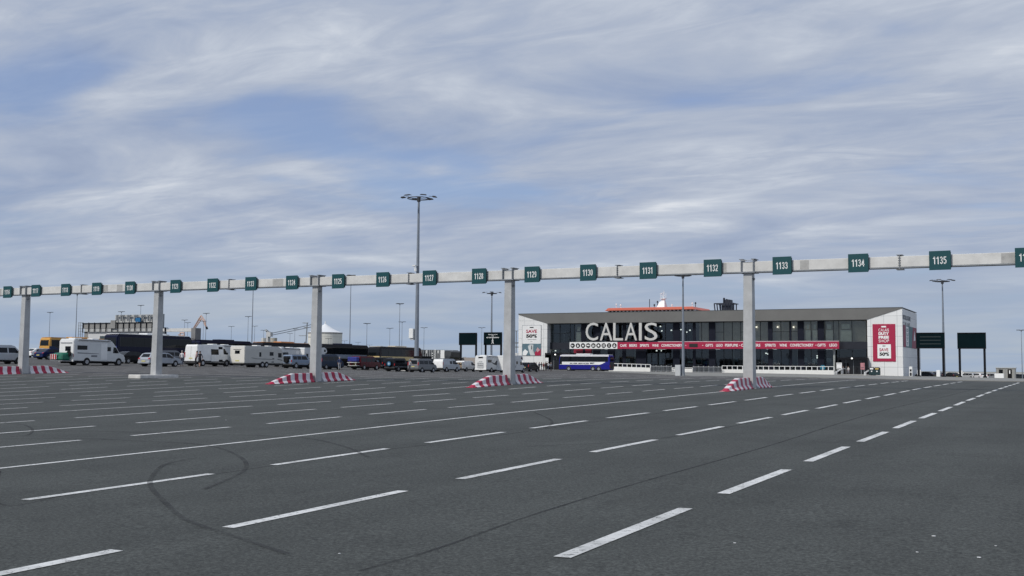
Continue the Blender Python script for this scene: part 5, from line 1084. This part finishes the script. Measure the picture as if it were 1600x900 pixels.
# blue round thing at the shop front
p = FP(1285.5, 566, GLASSY-.6); t = thing('teal_display_stand', 'round teal display stand before the shop windows', 'display', (p[0], GLASSY-.7, ZG-.2)); MB().cyl((0, 0, 1.6), (0, .15, 1.6), .62, n=20).build('round_head', mat('teal_display', (.01, .16, .25), .5, 0, 2, .2), t); MB().box(-.3, .3, 0, .15, 0, 1.2).build('stand', mat('teal_display', (.01, .16, .25), .5), t)
# booth at the right
Zb = 195; c0 = gp(1571, Zb); y0 = c0[1]; xa, xb = float(FP(1556.5, 583, y0)[0]), float(FP(1586.5, 583, y0)[0]); zt = float(FP(1571, 574.5, y0)[2]); zg = g((xa+xb)/2, y0)
wB = xb-xa; t = thing('control_booth', 'small grey prefabricated booth with one window and a dark doorway at the right', 'booth', ((xa+xb)/2, y0, zg)); H_ = zt-zg
bm_ = MB(); bm_.box(-wB/2, wB/2, 0, 2.6, 0, H_-.12); bm_.build('wall', mat('booth_grey_wall', (.30, .30, .28), .7, 0, 1.2, .12), t, .02)
MB().box(-wB/2-.12, wB/2+.12, -.14, 2.7, H_-.119, H_+.02).build('roof', mat('booth_roof_pale', (.42, .42, .40), .6, 0, 2, .1), t); MB().box(-wB*.36, -wB*.15, -.03, -.002, H_*.52, H_*.84).build('window', GLS, t)
MB().box(wB*.10, wB*.32, -.03, -.002, .03, H_*.86).build('doorway', BLACK, t); MB().box(wB*.18, wB*.24, -.045, -.031, H_*.5, H_*.78).build('notice_paper', LET, t)
for k in (-.5, -.25, 0, .45): MB().box(wB*k-.03, wB*k+.03, -.02, -.003, .03, H_-.13).build('wall_seam', GALVD, t)
p = gp(1561, 190); o = MB().box(-.75, .75, -.4, .4, 0, .95).build('water_tank_block', LET, None, .05); o.location = p; tag(o, 'low white block standing in front of the booth', 'block')
for u, lb in ((1436, 'left leg of the slatted board'), (1466, 'right leg of the slatted board'), (1501, 'left leg of the free standing board')):
    p = gp(u, 186); o = MB().box(-.3, .3, -.3, .3, 0, 1.2).build('concrete_bollard', LET, None, .04); o.location = p; tag(o, 'white concrete bollard beside the %s' % lb, 'bollard')
# ------------------------------------------------------------------ ferry behind the terminal
YS = 330.0
SC = mat('ship_white', (.74, .76, .78), .45, 0, .1, .05); ORG = mat('ship_coral_red', (.68, .17, .11), .5, 0, .15, .08); NV = mat('ship_funnel_navy', (.012, .016, .03), .5, 0, .3, .3)
sh = thing('ferry', 'white ferry with orange red bridge roof and dark funnel moored behind the terminal', 'ferry', (0, 0, 0))
def sx(u, y=YS): return float(FP(u, 480, y)[0])
def sz(u, v, y=YS): return float(FP(u, v, y)[2])
zdk = sz(1020, 495)
MB().box(sx(900), sx(1420), YS+3, YS+24, -3, zdk-6).build('hull', SC, sh); MB().box(sx(940), sx(1180), YS, YS+22, zdk-6.01, zdk).build('superstructure', SC, sh)
zr0, zr1 = sz(1020, 484.6), sz(1020, 480.2)
a = MB(); xa, xb = sx(950), sx(1084); n = 22
MB().box(xa, xb, YS+.6, YS+16, zdk, zr0-.01).build('bridge_glazing', GLS, sh)
a = MB()
for i in range(n+1):
    x = xa+(xb-xa)*i/n; a.box(x-.28, x+.28, YS+.4, YS+.9, zdk, zr0)
a.build('bridge_mullions', SC, sh)
a = MB(); a.prism([(sx(946), zr0), (sx(1087), zr0), (sx(1083), zr1), (sx(951), zr1)], 'y', YS-.6, YS+17); a.build('bridge_roof', ORG, sh, .1)
a = MB(); xm = sx(1027); a.add([(xm-1.9, YS+4, zr1), (xm+1.0, YS+4, zr1), (xm+1.0, YS+7, zr1), (xm-1.9, YS+7, zr1), (xm-.8, YS+4.8, zr1+2.2), (xm+.7, YS+4.8, zr1+2.2), (xm+.7, YS+6.2, zr1+2.2), (xm-.8, YS+6.2, zr1+2.2)], [(0,3,2,1),(4,5,6,7),(0,1,5,4),(1,2,6,5),(2,3,7,6),(3,0,4,7)])
a.box(xm-.4, xm+.6, YS+5, YS+6, zr1+2.2, zr1+3.0); a.box(xm-.8, xm+1.0, YS+4.6, YS+6.4, zr1+3.0, zr1+3.15); ms = a.build('mast', SC, sh)
a = MB(); zz = zr1+3.15; a.cyl((xm+.2, YS+5.5, zz), (xm+.3, YS+5.5, zz+2.6), .16, .08, 6); a.cyl((xm-.3, YS+5.5, zz), (xm-.3, YS+5.5, zz+1.6), .08, .05, 6)
for k in range(4): a.box(xm-1.0+k*.15, xm+1.1-k*.2, YS+5.45, YS+5.55, zz+.4+k*.5, zz+.48+k*.5)
a.cyl((xm-.9, YS+5.5, zz+.4), (xm-.9, YS+5.5, zz+1.3), .06, n=5); a.cyl((xm+1.0, YS+5.5, zz+.4), (xm+1.0, YS+5.5, zz+1.6), .06, n=5); a.box(xm-1.0, xm-.2, YS+5.3, YS+5.7, zz+1.5, zz+1.7); a.build('antenna_array', SC, ms)
for u, v, m_ in ((1019, 471, NV), (1014, 476, NV), (954, 475, SC), (961, 476, SC), (1074, 473, SC), (1079, 473, NV), (1042, 476, SC)):
    x = sx(u); z = sz(u, v); q = MB(); q.cyl((x, YS+5, zr1-.01), (x, YS+5, z), .12, n=6); q.cyl((x, YS+5, z-.1), (x, YS+5, z+.45), .30, .22, n=10); q.build('radar_dome', m_, sh)
q = MB(); q.cyl((sx(1006.5), YS+5, zr1-.01), (sx(1006.5), YS+5, sz(1006, 466)), .12, n=5); q.build('whip_aerial', NV, sh)
a = MB(); x = sx(1092); a.cyl((x, YS+6, zdk-.1), (x, YS+6, zdk+.9), 3.2, 1.6, n=16); a.build('lifeboat_dome', SC, sh)
# funnel
xa, xb = sx(1113), sx(1138); z0 = zdk-1; z1 = sz(1125, 473)
a = MB()
for i in range(7):
    x = xa+(xb-xa)*i/6; a.cyl((x, YS+4, z0), (x+(-.6 if i < 3 else .6), YS+4, z1), .2, n=5); a.cyl((x, YS+9, z0), (x, YS+9, z1), .2, n=5)
for z in (z1, (z0+z1)/2, z0+.6): a.box(xa-.6, xb+.6, YS+3.9, YS+4.1, z-.15, z+.15); a.box(xa-.6, xb+.6, YS+8.9, YS+9.1, z-.15, z+.15)
a.box(xa-.7, xa-.5, YS+3.9, YS+9.1, z1-.1, z1+.1); a.box(xb+.5, xb+.7, YS+3.9, YS+9.1, z1-.1, z1+.1)
fn = a.build('funnel_cage', NV, sh)
a = MB(); a.box(sx(1120), sx(1134), YS+5, YS+9, z0, sz(1125, 474)); a.box(sx(1124.5), sx(1133), YS+5.5, YS+8.5, z0, sz(1125, 466.5)); a.cyl((sx(1122.7), YS+6, z0), (sx(1122.7), YS+6, sz(1122, 463.5)), .35, n=8); a.box(sx(1125.5), sx(1127), YS+5.7, YS+8, z0, sz(1125, 465.3)); a.build('funnel', NV, fn, .1)
# low stern part of another ship just left of the terminal
# ------------------------------------------------------------------ far structures at the left
def bx(mb, u0, u1, v0, v1, y, dep=1.0, vref=None):
    uc = (u0+u1)/2; mb.box(float(FP(u0, (v0+v1)/2, y)[0]), float(FP(u1, (v0+v1)/2, y)[0]), y, y+dep, float(FP(uc, v1, y)[2]), float(FP(uc, v0, y)[2])); return mb
# overhead sign structure seen from behind
yo = 205.
t = thing('overhead_sign_structure', 'grey overhead structure of stepped panels and brackets above the navy coach', 'overhead structure', (0, 0, 0))
GP1 = mat('ribbed_grey_panel', (.27, .27, .26), .6, .1, .8, .18); GP2 = mat('pale_grey_panel', (.44, .45, .44), .6, 0, .6, .12)
bx(MB(), 128, 300, 504.5, 512.8, yo, .3).build('walkway_panel', GP1, t) if False else bx(MB(), 129, 246, 504.5, 512.8, yo, .3).build('walkway_panel', GP1, t)
bx(MB(), 132, 246, 512.9, 518, yo+.1, 1.2).build('girder', GP2, t)
bx(MB(), 180, 254, 491.5, 504.4, yo+.4, .3).build('sign_back_panel', GP2, t); bx(MB(), 172.5, 179.8, 500.5, 513, yo-.4, .3).build('sign_back_panel', GP1, t); bx(MB(), 251, 255, 490.5, 513, yo, .4).build('sign_back_panel', GALVD, t)
a = MB()
for u in list(range(129, 246, 9)): bx(a, u-.35, u+.35, 504, 518.4, yo-.3, .2)
bx(a, 128, 246, 518.0, 518.8, yo-.3, .3); bx(a, 128, 246, 503.9, 504.5, yo-.3, .2); a.build('panel_post', DARKM, t)
a = MB()
for u in (182, 188.5, 191.5, 199, 202, 210, 213, 221, 224, 231, 235): bx(a, u-.5, u+.5, 492.5, 501.5, yo-.2, .3); bx(a, u-.6, u+2.0, 492, 493.6, yo-.4, .3)
a.build('bracket', GALVD, t)
bx(MB(), 211.5, 219, 496.5, 502.8, yo-.5, .3).build('blue_box', mat('blue_sign_back', (.01, .13, .30), .5, 0, 1, .1), t)
a = MB(); bx(a, 131, 137, 518, 566, yo, 1.5); bx(a, 247, 253, 513, 566, yo, 1.5); a.build('leg', GP1, t)
a = MB()
for v in (504, 509, 513.5, 518, 522, 527): bx(a, 122, 128.5, v-.25, v+.25, yo, .1)
for u in (122, 125, 128): bx(a, u-.25, u+.25, 504, 560, yo, .1)
a.build('ladder_cage', GALVD, t)
# white service building below it
t = thing('service_building', 'long flat white building with a dark window behind the navy coach', 'building', (0, 0, 0))
bx(MB(), 137, 252, 519, 568, 172., .8).build('wall', mat('building_white_wall', (.56, .57, .57), .6, 0, .4, .06), t); bx(MB(), 156, 173, 525, 532.5, 171.9, .09).build('window', mat('dull_window', (.05, .075, .085), .3, 0, 1, .2), t)
a = MB()
for u in (184, 215, 240): bx(a, u-.6, u+.6, 519.2, 540, 171.9, .08)
bx(a, 136.5, 252.3, 518.3, 519.0, 171.7, 1.4); a.build('wall_joint', GALVD, t)
# far beam with a concrete pillar
t = thing('far_gantry', 'distant pale beam ending in a dark concrete pillar below the crane jib', 'gantry', (0, 0, 0))
bx(MB(), 250, 300, 513, 518.2, 185., 1.2).build('beam', GALV, t); bx(MB(), 298, 304.5, 512.5, 566, 184.8, 1.8).build('pillar', mat('grey_concrete', (.20, .20, .20), .8, 0, 1, .15), t); a = bx(bx(MB(), 256.8, 257.8, 511.5, 525, 184.7, .3), 255, 262, 511.8, 512.4, 184.7, .2); a.build('bracket', DARKM, t)
# cranes
RUST = mat('rusty_pink_crane_paint', (.50, .34, .28), .6, .1, .3, .4)
def tb(mb, pts, y, r): mb.tube([tuple(FP(u, v, y)) for u, v in pts], r*.72, 5)
t = thing('harbour_crane', 'rust pink luffing harbour crane reaching over the lamp posts', 'crane', (0, 0, 0)); yc = 420.
a = MB(); tb(a, [(301, 515), (314, 493.5)], yc, .5); tb(a, [(304, 514), (316, 497)], yc, .35); tb(a, [(314, 493), (320, 501), (322.5, 512)], yc, .45); tb(a, [(310, 498), (317, 500), (321, 510)], yc, .35); tb(a, [(309, 500), (313, 500)], yc, .3)
for k in range(6): tb(a, [(301+k*2.2, 515-k*3.6), (304.5+k*2.2, 511-k*2.6)], yc, .2)
a.build('jib', RUST, t); a = MB(); tb(a, [(322.5, 511), (323.6, 514)], yc, .9); a.build('hook', DARKM, t)
a = MB(); bx(a, 303, 316, 516, 522, yc, 4); a.build('machinery_house', RUST, t) if False else None
a = MB(); tb(a, [(299, 570), (301, 515)], yc, .6); a.build('tower', RUST, t)
t = thing('crane_portal', 'rusty lattice crane portal between the column and the concrete pillar', 'crane', (0, 0, 0))
a = MB(); tb(a, [(279, 545), (281.5, 520), (288, 520), (288.5, 545)], yc, .5)
for v in (523, 527, 531, 535, 539): tb(a, [(278.5, v), (288.5, v+2)], yc, .4); tb(a, [(288.5, v), (279, v+3)], yc, .4)
bx(a, 278, 289, 529, 545, yc, 3); a.build('portal_frame', RUST, t)
t = thing('crane_cab', 'small dark rusty crane cab right beside the gantry column', 'crane', (0, 0, 0)); a = MB(); tb(a, [(253, 530), (255, 519), (258, 519), (261, 533)], yc, .5); bx(a, 252, 258, 523, 529, yc, 3); bx(a, 252, 262, 529, 534, yc, 3); a.build('cab', mat('dark_rusty_paint', (.12, .07, .06), .6, 0, .3, .4), t)
# silos, storage tank, pylon and conveyors
def cylu(label, name, cat, u0, u1, vt, Z, m, cone=None):
    uc = (u0+u1)/2; p = gp(uc, Z); r = (u1-u0)/2*Z/FPX; zt = float(pz(uc, vt, Z)[2]); t = thing(name, label, cat, (p[0], p[1], -1.5)); H = zt+1.5
    a = MB(); a.cyl((0, 0, 0), (0, 0, H), r, n=40, cap=True); a.build('drum', m, t)
    a = MB()
    for k in range(5): a.cyl((0, 0, H*(.2+.18*k)-.15), (0, 0, H*(.2+.18*k)), r*1.004, n=40, cap=False)
    a.build('hoop', mat('drum_hoop', (.50, .50, .47), .5), t)
    if cone:
        zc_ = float(pz(uc, cone, Z)[2])+1.5; a = MB(); a.cyl((0, 0, H), (0, 0, H+.8), r*1.02, n=40); b_ = a.build('rim', mat('grey_rim', (.25, .25, .26), .5), t)
        n = 40; a = MB(); rings = [(r*1.0, H+.8), (r*.72, H+.8+(zc_-H)*.22), (r*.45, H+.8+(zc_-H)*.48), (r*.2, H+.8+(zc_-H)*.78), (r*.06, zc_+.8)]
        for (ra, za), (rb, zb) in zip(rings[:-1], rings[1:]): a.cyl((0, 0, za), (0, 0, zb), ra, rb, n, cap=False)
        a.cyl((0, 0, zc_), (0, 0, zc_+Z/FPX*6), r*.05, r*.03, 8); a.build('conical_roof', SC, t, smooth=False)
    return t
cylu('huge white storage tank with a tent shaped roof', 'storage_tank', 'storage tank', 480.5, 533.5, 521.5, 700, mat('tank_cream_wall', (.70, .69, .64), .6, 0, .05, .08), 508)
cylu('narrow white silo, left of the twin silos', 'silo', 'silo', 407.5, 414.5, 528, 600, mat('silo_white', (.6, .6, .57), .6, 0, .1, .08))
cylu('wider beige silo, right of the twin silos', 'silo', 'silo', 420.5, 432, 528, 600, mat('silo_beige', (.42, .40, .35), .6, 0, .1, .08))
t = thing('elevator_tower', 'slim grey elevator tower rising between the twin silos', 'tower', (0, 0, 0)); yq = float(gp(417, 590)[1])
a = MB(); bx(a, 415.5, 418.5, 518, 560, yq, 2); bx(a, 417, 422.5, 519, 526, yq-1, 2); a.build('shaft', mat('tower_grey', (.50, .51, .52), .6, 0, .1, .1), t); a = MB(); tb(a, [(415, 515.5), (417, 517.5)], yq, .8); tb(a, [(418, 516), (424, 524)], yq, .4); a.build('head_pulley', GALVD, t)
t = thing('conveyor_line', 'two thin overhead conveyor lines running from the elevator tower to the storage tank', 'conveyor', (0, 0, 0))
a = MB(); P = [tuple(FP(424, 520.8, yq)), tuple(FP(472, 510.5, yq+30)), tuple(FP(500, 504, yq+60))]; a.tube(P, .2, 5); a.tube([tuple(FP(424, 523.8, yq)), tuple(FP(457, 517, yq+20)), tuple(FP(500, 508, yq+60))], .2, 5); a.build('conveyor', GALVD, t)
t = thing('pylon', 'grey pylon with cross arms left of the storage tank', 'pylon', (0, 0, 0)); a = MB(); tb(a, [(477.5, 545), (480, 504)], yq, .45); tb(a, [(473, 504.5), (481.5, 504.5)], yq, .3); tb(a, [(475, 511.5), (481, 511.5)], yq, .3); tb(a, [(467, 524.5), (480, 524.3)], yq, .25); tb(a, [(474.5, 538), (477, 534)], yq, .4); a.build('lattice', GALVD, t)
# grey slatted building with black and white end
t = thing('slatted_building', 'low grey slatted port building with a white and black end block behind the main mast', 'building', (0, 0, 0)); yw = 330.
a = MB(); bx(a, 628, 689, 546.5, 574, yw, 12); a.build('wall', mat('slatted_wall', (.16, .17, .18), .6, 0, .4, .15), t)
a = MB()
for u in range(632, 688, 3): bx(a, u-.45, u+.45, 546.8, 574, yw-.4, .35)
a.build('vertical_slat', mat('slat_mid_grey', (.26, .27, .28), .6), t); a = MB()
for u in (638.3, 644.8, 656.6, 666.6, 684.5): bx(a, u-.5, u+.5, 547.5, 552, yw-.5, .1)
for v in (552, 555.8, 559.4): bx(a, 674.8, 676.4, v-.6, v+.6, yw-.5, .1)
bx(a, 679, 680, 546, 574, yw-.5, .1); a.build('white_strip', LET, t)  # plain white strips and spots on the slats
a = MB(); bx(a, 688.2, 694.3, 547, 560, yw-4, 6); a.build('white_end', WHT, t); a = MB(); A = [(694.4, 560.5), (694.4, 549), (697, 548), (702, 548), (705, 550), (703.5, 558), (701, 560.5)]; a.prism([(float(FP(u, v, yw-5)[0]), float(FP(u, v, yw-5)[2])) for u, v in A], 'y', yw-5, yw+2); a.build('dark_end', mat('dark_end_block', (.05, .055, .06), .5, 0, .5, .3), t)
t = thing('low_wall', 'low pale wall running behind the vans under the two left hand boards', 'wall', (0, 0, 0)); bx(MB(), 697, 812, 558.7, 575, 340., 2).build('wall', mat('dusty_pink_wall', (.34, .31, .29), .8, 0, .3, .15), t); bx(MB(), 694, 722, 557.6, 559, 339., 3).build('coping', LET, t)
# far objects just left of the terminal
t = thing('boarding_bridge', 'small white boarding bridge parts showing just left of the terminal wall', 'boarding bridge', (0, 0, 0))
a = MB(); bx(a, 801, 808.5, 534.8, 536.6, 345, 2); bx(a, 801, 807.5, 541.5, 542.8, 345, 2); bx(a, 806.3, 806.9, 517, 560, 345, .3); bx(a, 804, 808, 516.5, 517.5, 345, .5); a.build('walkway', GALVD, t); a = MB(); A = [(802, 560), (802, 555), (804, 551.5), (808.5, 551.5), (808.5, 560)]; a.prism([(float(FP(u, v, 345)[0]), float(FP(u, v, 345)[2])) for u, v in A], 'y', 345, 350); a.build('cabin', WHT, t)
# embankment beyond the parked cars at the right
em = MB(); n = 260; prof_ = [(0, -1.5), (5, .3), (8, .55), (12, .75), (30, .75), (40, -1.5)]
x0, x1 = -75, 400
for i in range(n+1):
    x = x0+(x1-x0)*i/n
    for a_, b_ in prof_: em.v.append((x, 372+a_+rnd.uniform(-.5, .5), b_+(rnd.uniform(-.18, .18) if b_ > 0 else 0)))
for i in range(n):
    for k in range(5): em.f.append((i*6+k, i*6+k+1, (i+1)*6+k+1, (i+1)*6+k)); em.m.append(0)
tag(em.build('embankment', mat('scrubby_embankment', (.15, .145, .11), .95, 0, .4, .5, .5)), None, None, kind='structure')
t = thing('sea_wall', 'long pale sea wall along the horizon behind the parked cars', 'wall', (0, 0, 0)); MB().box(-110, 420, 395, 396.5, -1.5, 1.35).build('wall', mat('sea_wall_concrete', (.40, .41, .40), .8, 0, .2, .12), t)
# rubble and posts among the parked cars
for i, (u, Z, w_, lb) in enumerate(((1439, 290, 5, 'left leg of the slatted board'), (1460, 300, 4, 'middle of the slatted board'), (1482, 300, 6, 'gap between the right hand boards'), (1551, 285, 5, 'booth, on its left'))):
    c = gp(u, Z); a = MB()
    for k in range(14):
        x = rnd.uniform(-w_, w_); y = rnd.uniform(-1.5, 1.5); s_ = rnd.uniform(.3, .8); zz = rnd.uniform(0, .7)*(1-abs(x)/w_*.7); b0 = len(a.v); a.box(x-s_, x+s_, y-s_*.7, y+s_*.7, zz-.2, zz+s_)
        for q in range(b0, len(a.v)): X_, Y_, Z_ = a.v[q]; a.v[q] = (X_+rnd.uniform(-.2, .2), Y_+rnd.uniform(-.2, .2), Z_+rnd.uniform(-.15, .15))
    o = a.build('rubble_heap', mat('grey_brown_rubble', (.12, .115, .10), .9, 0, 1.2, .6)); o.location = c; tag(o, 'grey brown heap of stones behind the %s' % lb, 'rubble')
# ------------------------------------------------------------------ people
SKIN = mat('skin', (.38, .23, .17), .6, 0, 5, .1); HAIRD = mat('dark_hair', (.02, .015, .012), .7, 0, 20, .3); HAIRG = mat('grey_hair', (.3, .29, .28), .7, 0, 20, .3)
def person_mesh(pose):
    """one skinned surface: joints with radii, grown by a Skin modifier"""
    V = []; E = []; Rr = []
    def vtx(p, r, parent=None):
        V.append(p); Rr.append(r if isinstance(r, tuple) else (r, r)); i = len(V)-1
        if parent is not None: E.append((parent, i))
        return i
    st = pose.get('stride', .0); bend = pose.get('bend', 0.)
    pel = vtx((0, 0, .95), (.15, .11)); wst = vtx((0, bend*.1, 1.12), (.135, .10), pel); ch = vtx((0, bend*.25, 1.32), (.165, .115), wst); nb = vtx((0, bend*.36, 1.45), (.10, .08), ch); nk = vtx((0, bend*.42, 1.52), .055, nb); hd0 = vtx((0, bend*.47+.01, 1.60), (.07, .085), nk); hd = vtx((0, bend*.5+.01, 1.70), (.075, .095), hd0); tp = vtx((0, bend*.5, 1.755), (.05, .06), hd)
    vtx((0, bend*.47+.115, 1.655), .014, hd0)                     # nose
    for s in (-1, 1):
        vtx((s*.082, bend*.48, 1.66), .012, hd0)                   # ears
        hp = vtx((s*.095, 0, .90), .095, pel); kn = vtx((s*.11, s*st*.25+.02, .50), .062, hp); an = vtx((s*.12, s*st*.45-.02, .10), .042, kn); he = vtx((s*.12, s*st*.45-.03, .045), .045, an); to = vtx((s*.13, s*st*.45+.16, .035), .036, he)
        shd = vtx((s*.19, bend*.3, 1.42), .062, nb)
        arm = pose.get('arms', [(.27, 0, 1.14, .25, .08, .90)]*2)[0 if s < 0 else 1]
        el = vtx((s*arm[0], arm[1]+bend*.3, arm[2]), .043, shd); wr = vtx((s*arm[3], arm[4]+bend*.35, arm[5]), .028, el)
        d = Vector((s*arm[3]-s*arm[0], arm[4]-arm[1], arm[5]-arm[2])).normalized(); pm_ = Vector(V[wr])+d*.07; pl = vtx(tuple(pm_), (.036, .02), wr)
        sd_ = d.cross(Vector((s, 0, 0))).normalized()
        for k, L in zip((-1.5, -.5, .5, 1.5), (.065, .08, .085, .07)):
            b = pm_+sd_*(.017*k)+d*.02; f1 = vtx(tuple(b+d*L*.5), .009, pl); vtx(tuple(b+d*L*.95+Vector((-s*.015, 0, 0))), .008, f1)
        th = vtx(tuple(Vector(V[wr])+d*.035-sd_*.035), .011, wr); vtx(tuple(Vector(V[wr])+d*.075-sd_*.05), .009, th)
    me = bpy.data.meshes.new('person'); me.from_pydata(V, E, []); ob = bpy.data.objects.new('tmp', me); COL.objects.link(ob)
    md = ob.modifiers.new('s', 'SKIN'); md.use_smooth_shade = True
    for i, r in enumerate(Rr): me.skin_vertices[0].data[i].radius = r; me.skin_vertices[0].data[i].use_root = (i == 0)
    sb = ob.modifiers.new('u', 'SUBSURF'); sb.levels = 1; sb.render_levels = 1
    dg = bpy.context.evaluated_depsgraph_get(); dg.update(); out = bpy.data.meshes.new_from_object(ob.evaluated_get(dg)); bpy.data.objects.remove(ob, do_unlink=True)
    return out
POSES = [person_mesh({}), person_mesh({'stride': .5, 'arms': [(.26, .12, 1.16, .24, .30, .98), (.26, -.12, 1.15, .25, -.12, .92)]}), person_mesh({'bend': .3, 'arms': [(.25, .12, 1.18, .16, .38, 1.15), (.25, .12, 1.18, .18, .38, 1.12)]})]
CL = {}
def cloth(c):
    k = tuple(c)
    if k not in CL: CL[k] = mat('cloth_%d' % len(CL), c, .85, 0, 12, .2)
    return CL[k]
def person(label, loc, pose=0, rz=0., top=(.02, .02, .025), legs=(.02, .025, .05), hair=HAIRD, short=False, h=1.0, group=None):
    me = POSES[pose].copy(); me.name = 'person'; me.materials.clear()
    for q in (SKIN, cloth(top), cloth(legs), BLACK): me.materials.append(q)
    for p in me.polygons:
        z = p.center.z; x = abs(p.center.x)
        if z < .075: k = 3
        elif z < (.48 if short else .1) : k = 0
        elif z < 1.0 and not (x > .175 and z > .78): k = 2
        elif z < 1.50 and not (x > .2 and z < 1.02) and not (pose and x < .3 and p.center.y > .3): k = 1
        else: k = 0
        p.material_index = k; p.use_smooth = True
    o = bpy.data.objects.new('person', me); COL.objects.link(o); o.location = loc; o.rotation_euler = (0, 0, rz); o.scale = (h, h, h)
    b = .15 if pose == 2 else 0; hm = MB(); n = 12
    rings = [(1.66, .093, -.02), (1.72, .10, -.012), (1.77, .083, -.008), (1.80, .035, -.005)]
    for z, r, dy in rings: hm.v += [(r*.88*math.cos(2*math.pi*i/n), b+.005+dy+r*(1.05 if math.sin(2*math.pi*i/n) < 0 else .8)*math.sin(2*math.pi*i/n), z) for i in range(n)]
    for j in range(3): hm.f += [(j*n+i, j*n+(i+1) % n, (j+1)*n+(i+1) % n, (j+1)*n+i) for i in range(n)]
    hm.f.append(tuple(3*n+i for i in range(n))); hm.m = [0]*len(hm.f); hm.build('hair', hair, o, smooth=True)
    return tag(o, label, 'person', group)
WT = (.62, .62, .64); BK = (.015, .015, .02); NB = (.02, .03, .07)
person('person in a white long sleeved top behind the silver estate, facing away', gp(284, 124), 0, .3, WT, (.05, .06, .09), HAIRG)
person('person in black shirt and shorts standing at the rear of the white panel van', gp(312, 120), 1, 1.2, BK, BK, HAIRD, True)
person('person in a pale top leaning at the tail of the white panel van', gp(305.5, 122), 2, -1.0, (.4, .28, .27), BK, HAIRD)
person('person in blue with pale trousers beside the dark blue van', gp(530.5, 146), 0, 1.0, (.04, .06, .14), (.33, .34, .36), HAIRG)
person('person standing at the rear corner of the grey camper van', gp(640, 150), 2, -.6, (.35, .36, .38), (.05, .05, .06))
person('person in tan top between the silver van and the small white van', gp(712, 182), 0, 2.0, (.35, .25, .2), BK)
CR_ = [(838, 1, BK, BK, 'in black, leftmost of the queue at the terminal'), (842.5, 0, NB, BK, 'in navy, beside the leftmost of the queue'), (846, 1, BK, NB, 'in black jacket with a raised arm near the middle of the queue'), (849.5, 0, (.25, .05, .06), BK, 'in dark red in the queue at the terminal'),
       (853, 0, BK, BK, 'in black right of the one in dark red'), (857, 1, WT, NB, 'in a white top in the queue at the terminal'), (861, 0, (.2, .22, .25), BK, 'in grey, rightmost of the group near the coach front'), (834.5, 0, WT, BK, 'in white, at the tailgate of the dark people carrier')]
for i, (u, po, tp_, lg, lb) in enumerate(CR_):
    person('person %s' % lb, gp(u, 222+(i*5) % 14), po, rnd.uniform(-3, 3), tp_, lg, HAIRD if i % 3 else HAIRG, False, 1.02, 'passengers queuing outside the terminal')
q = FP(1325.5, 570, 254.6); person('person in a pale top standing on the landing before the right entrance', (float(q[0]), 254.6, ZG-.09), 0, 3.0, (.6, .58, .56), (.3, .3, .33), HAIRD)
q = FP(1317.5, 570, 257.4); person('person in dark clothes deeper inside the right entrance porch', (float(q[0]), 257.4, ZG-.09), 1, 2.0, (.2, .2, .22), BK, HAIRD)
bpy.context.view_layer.update()
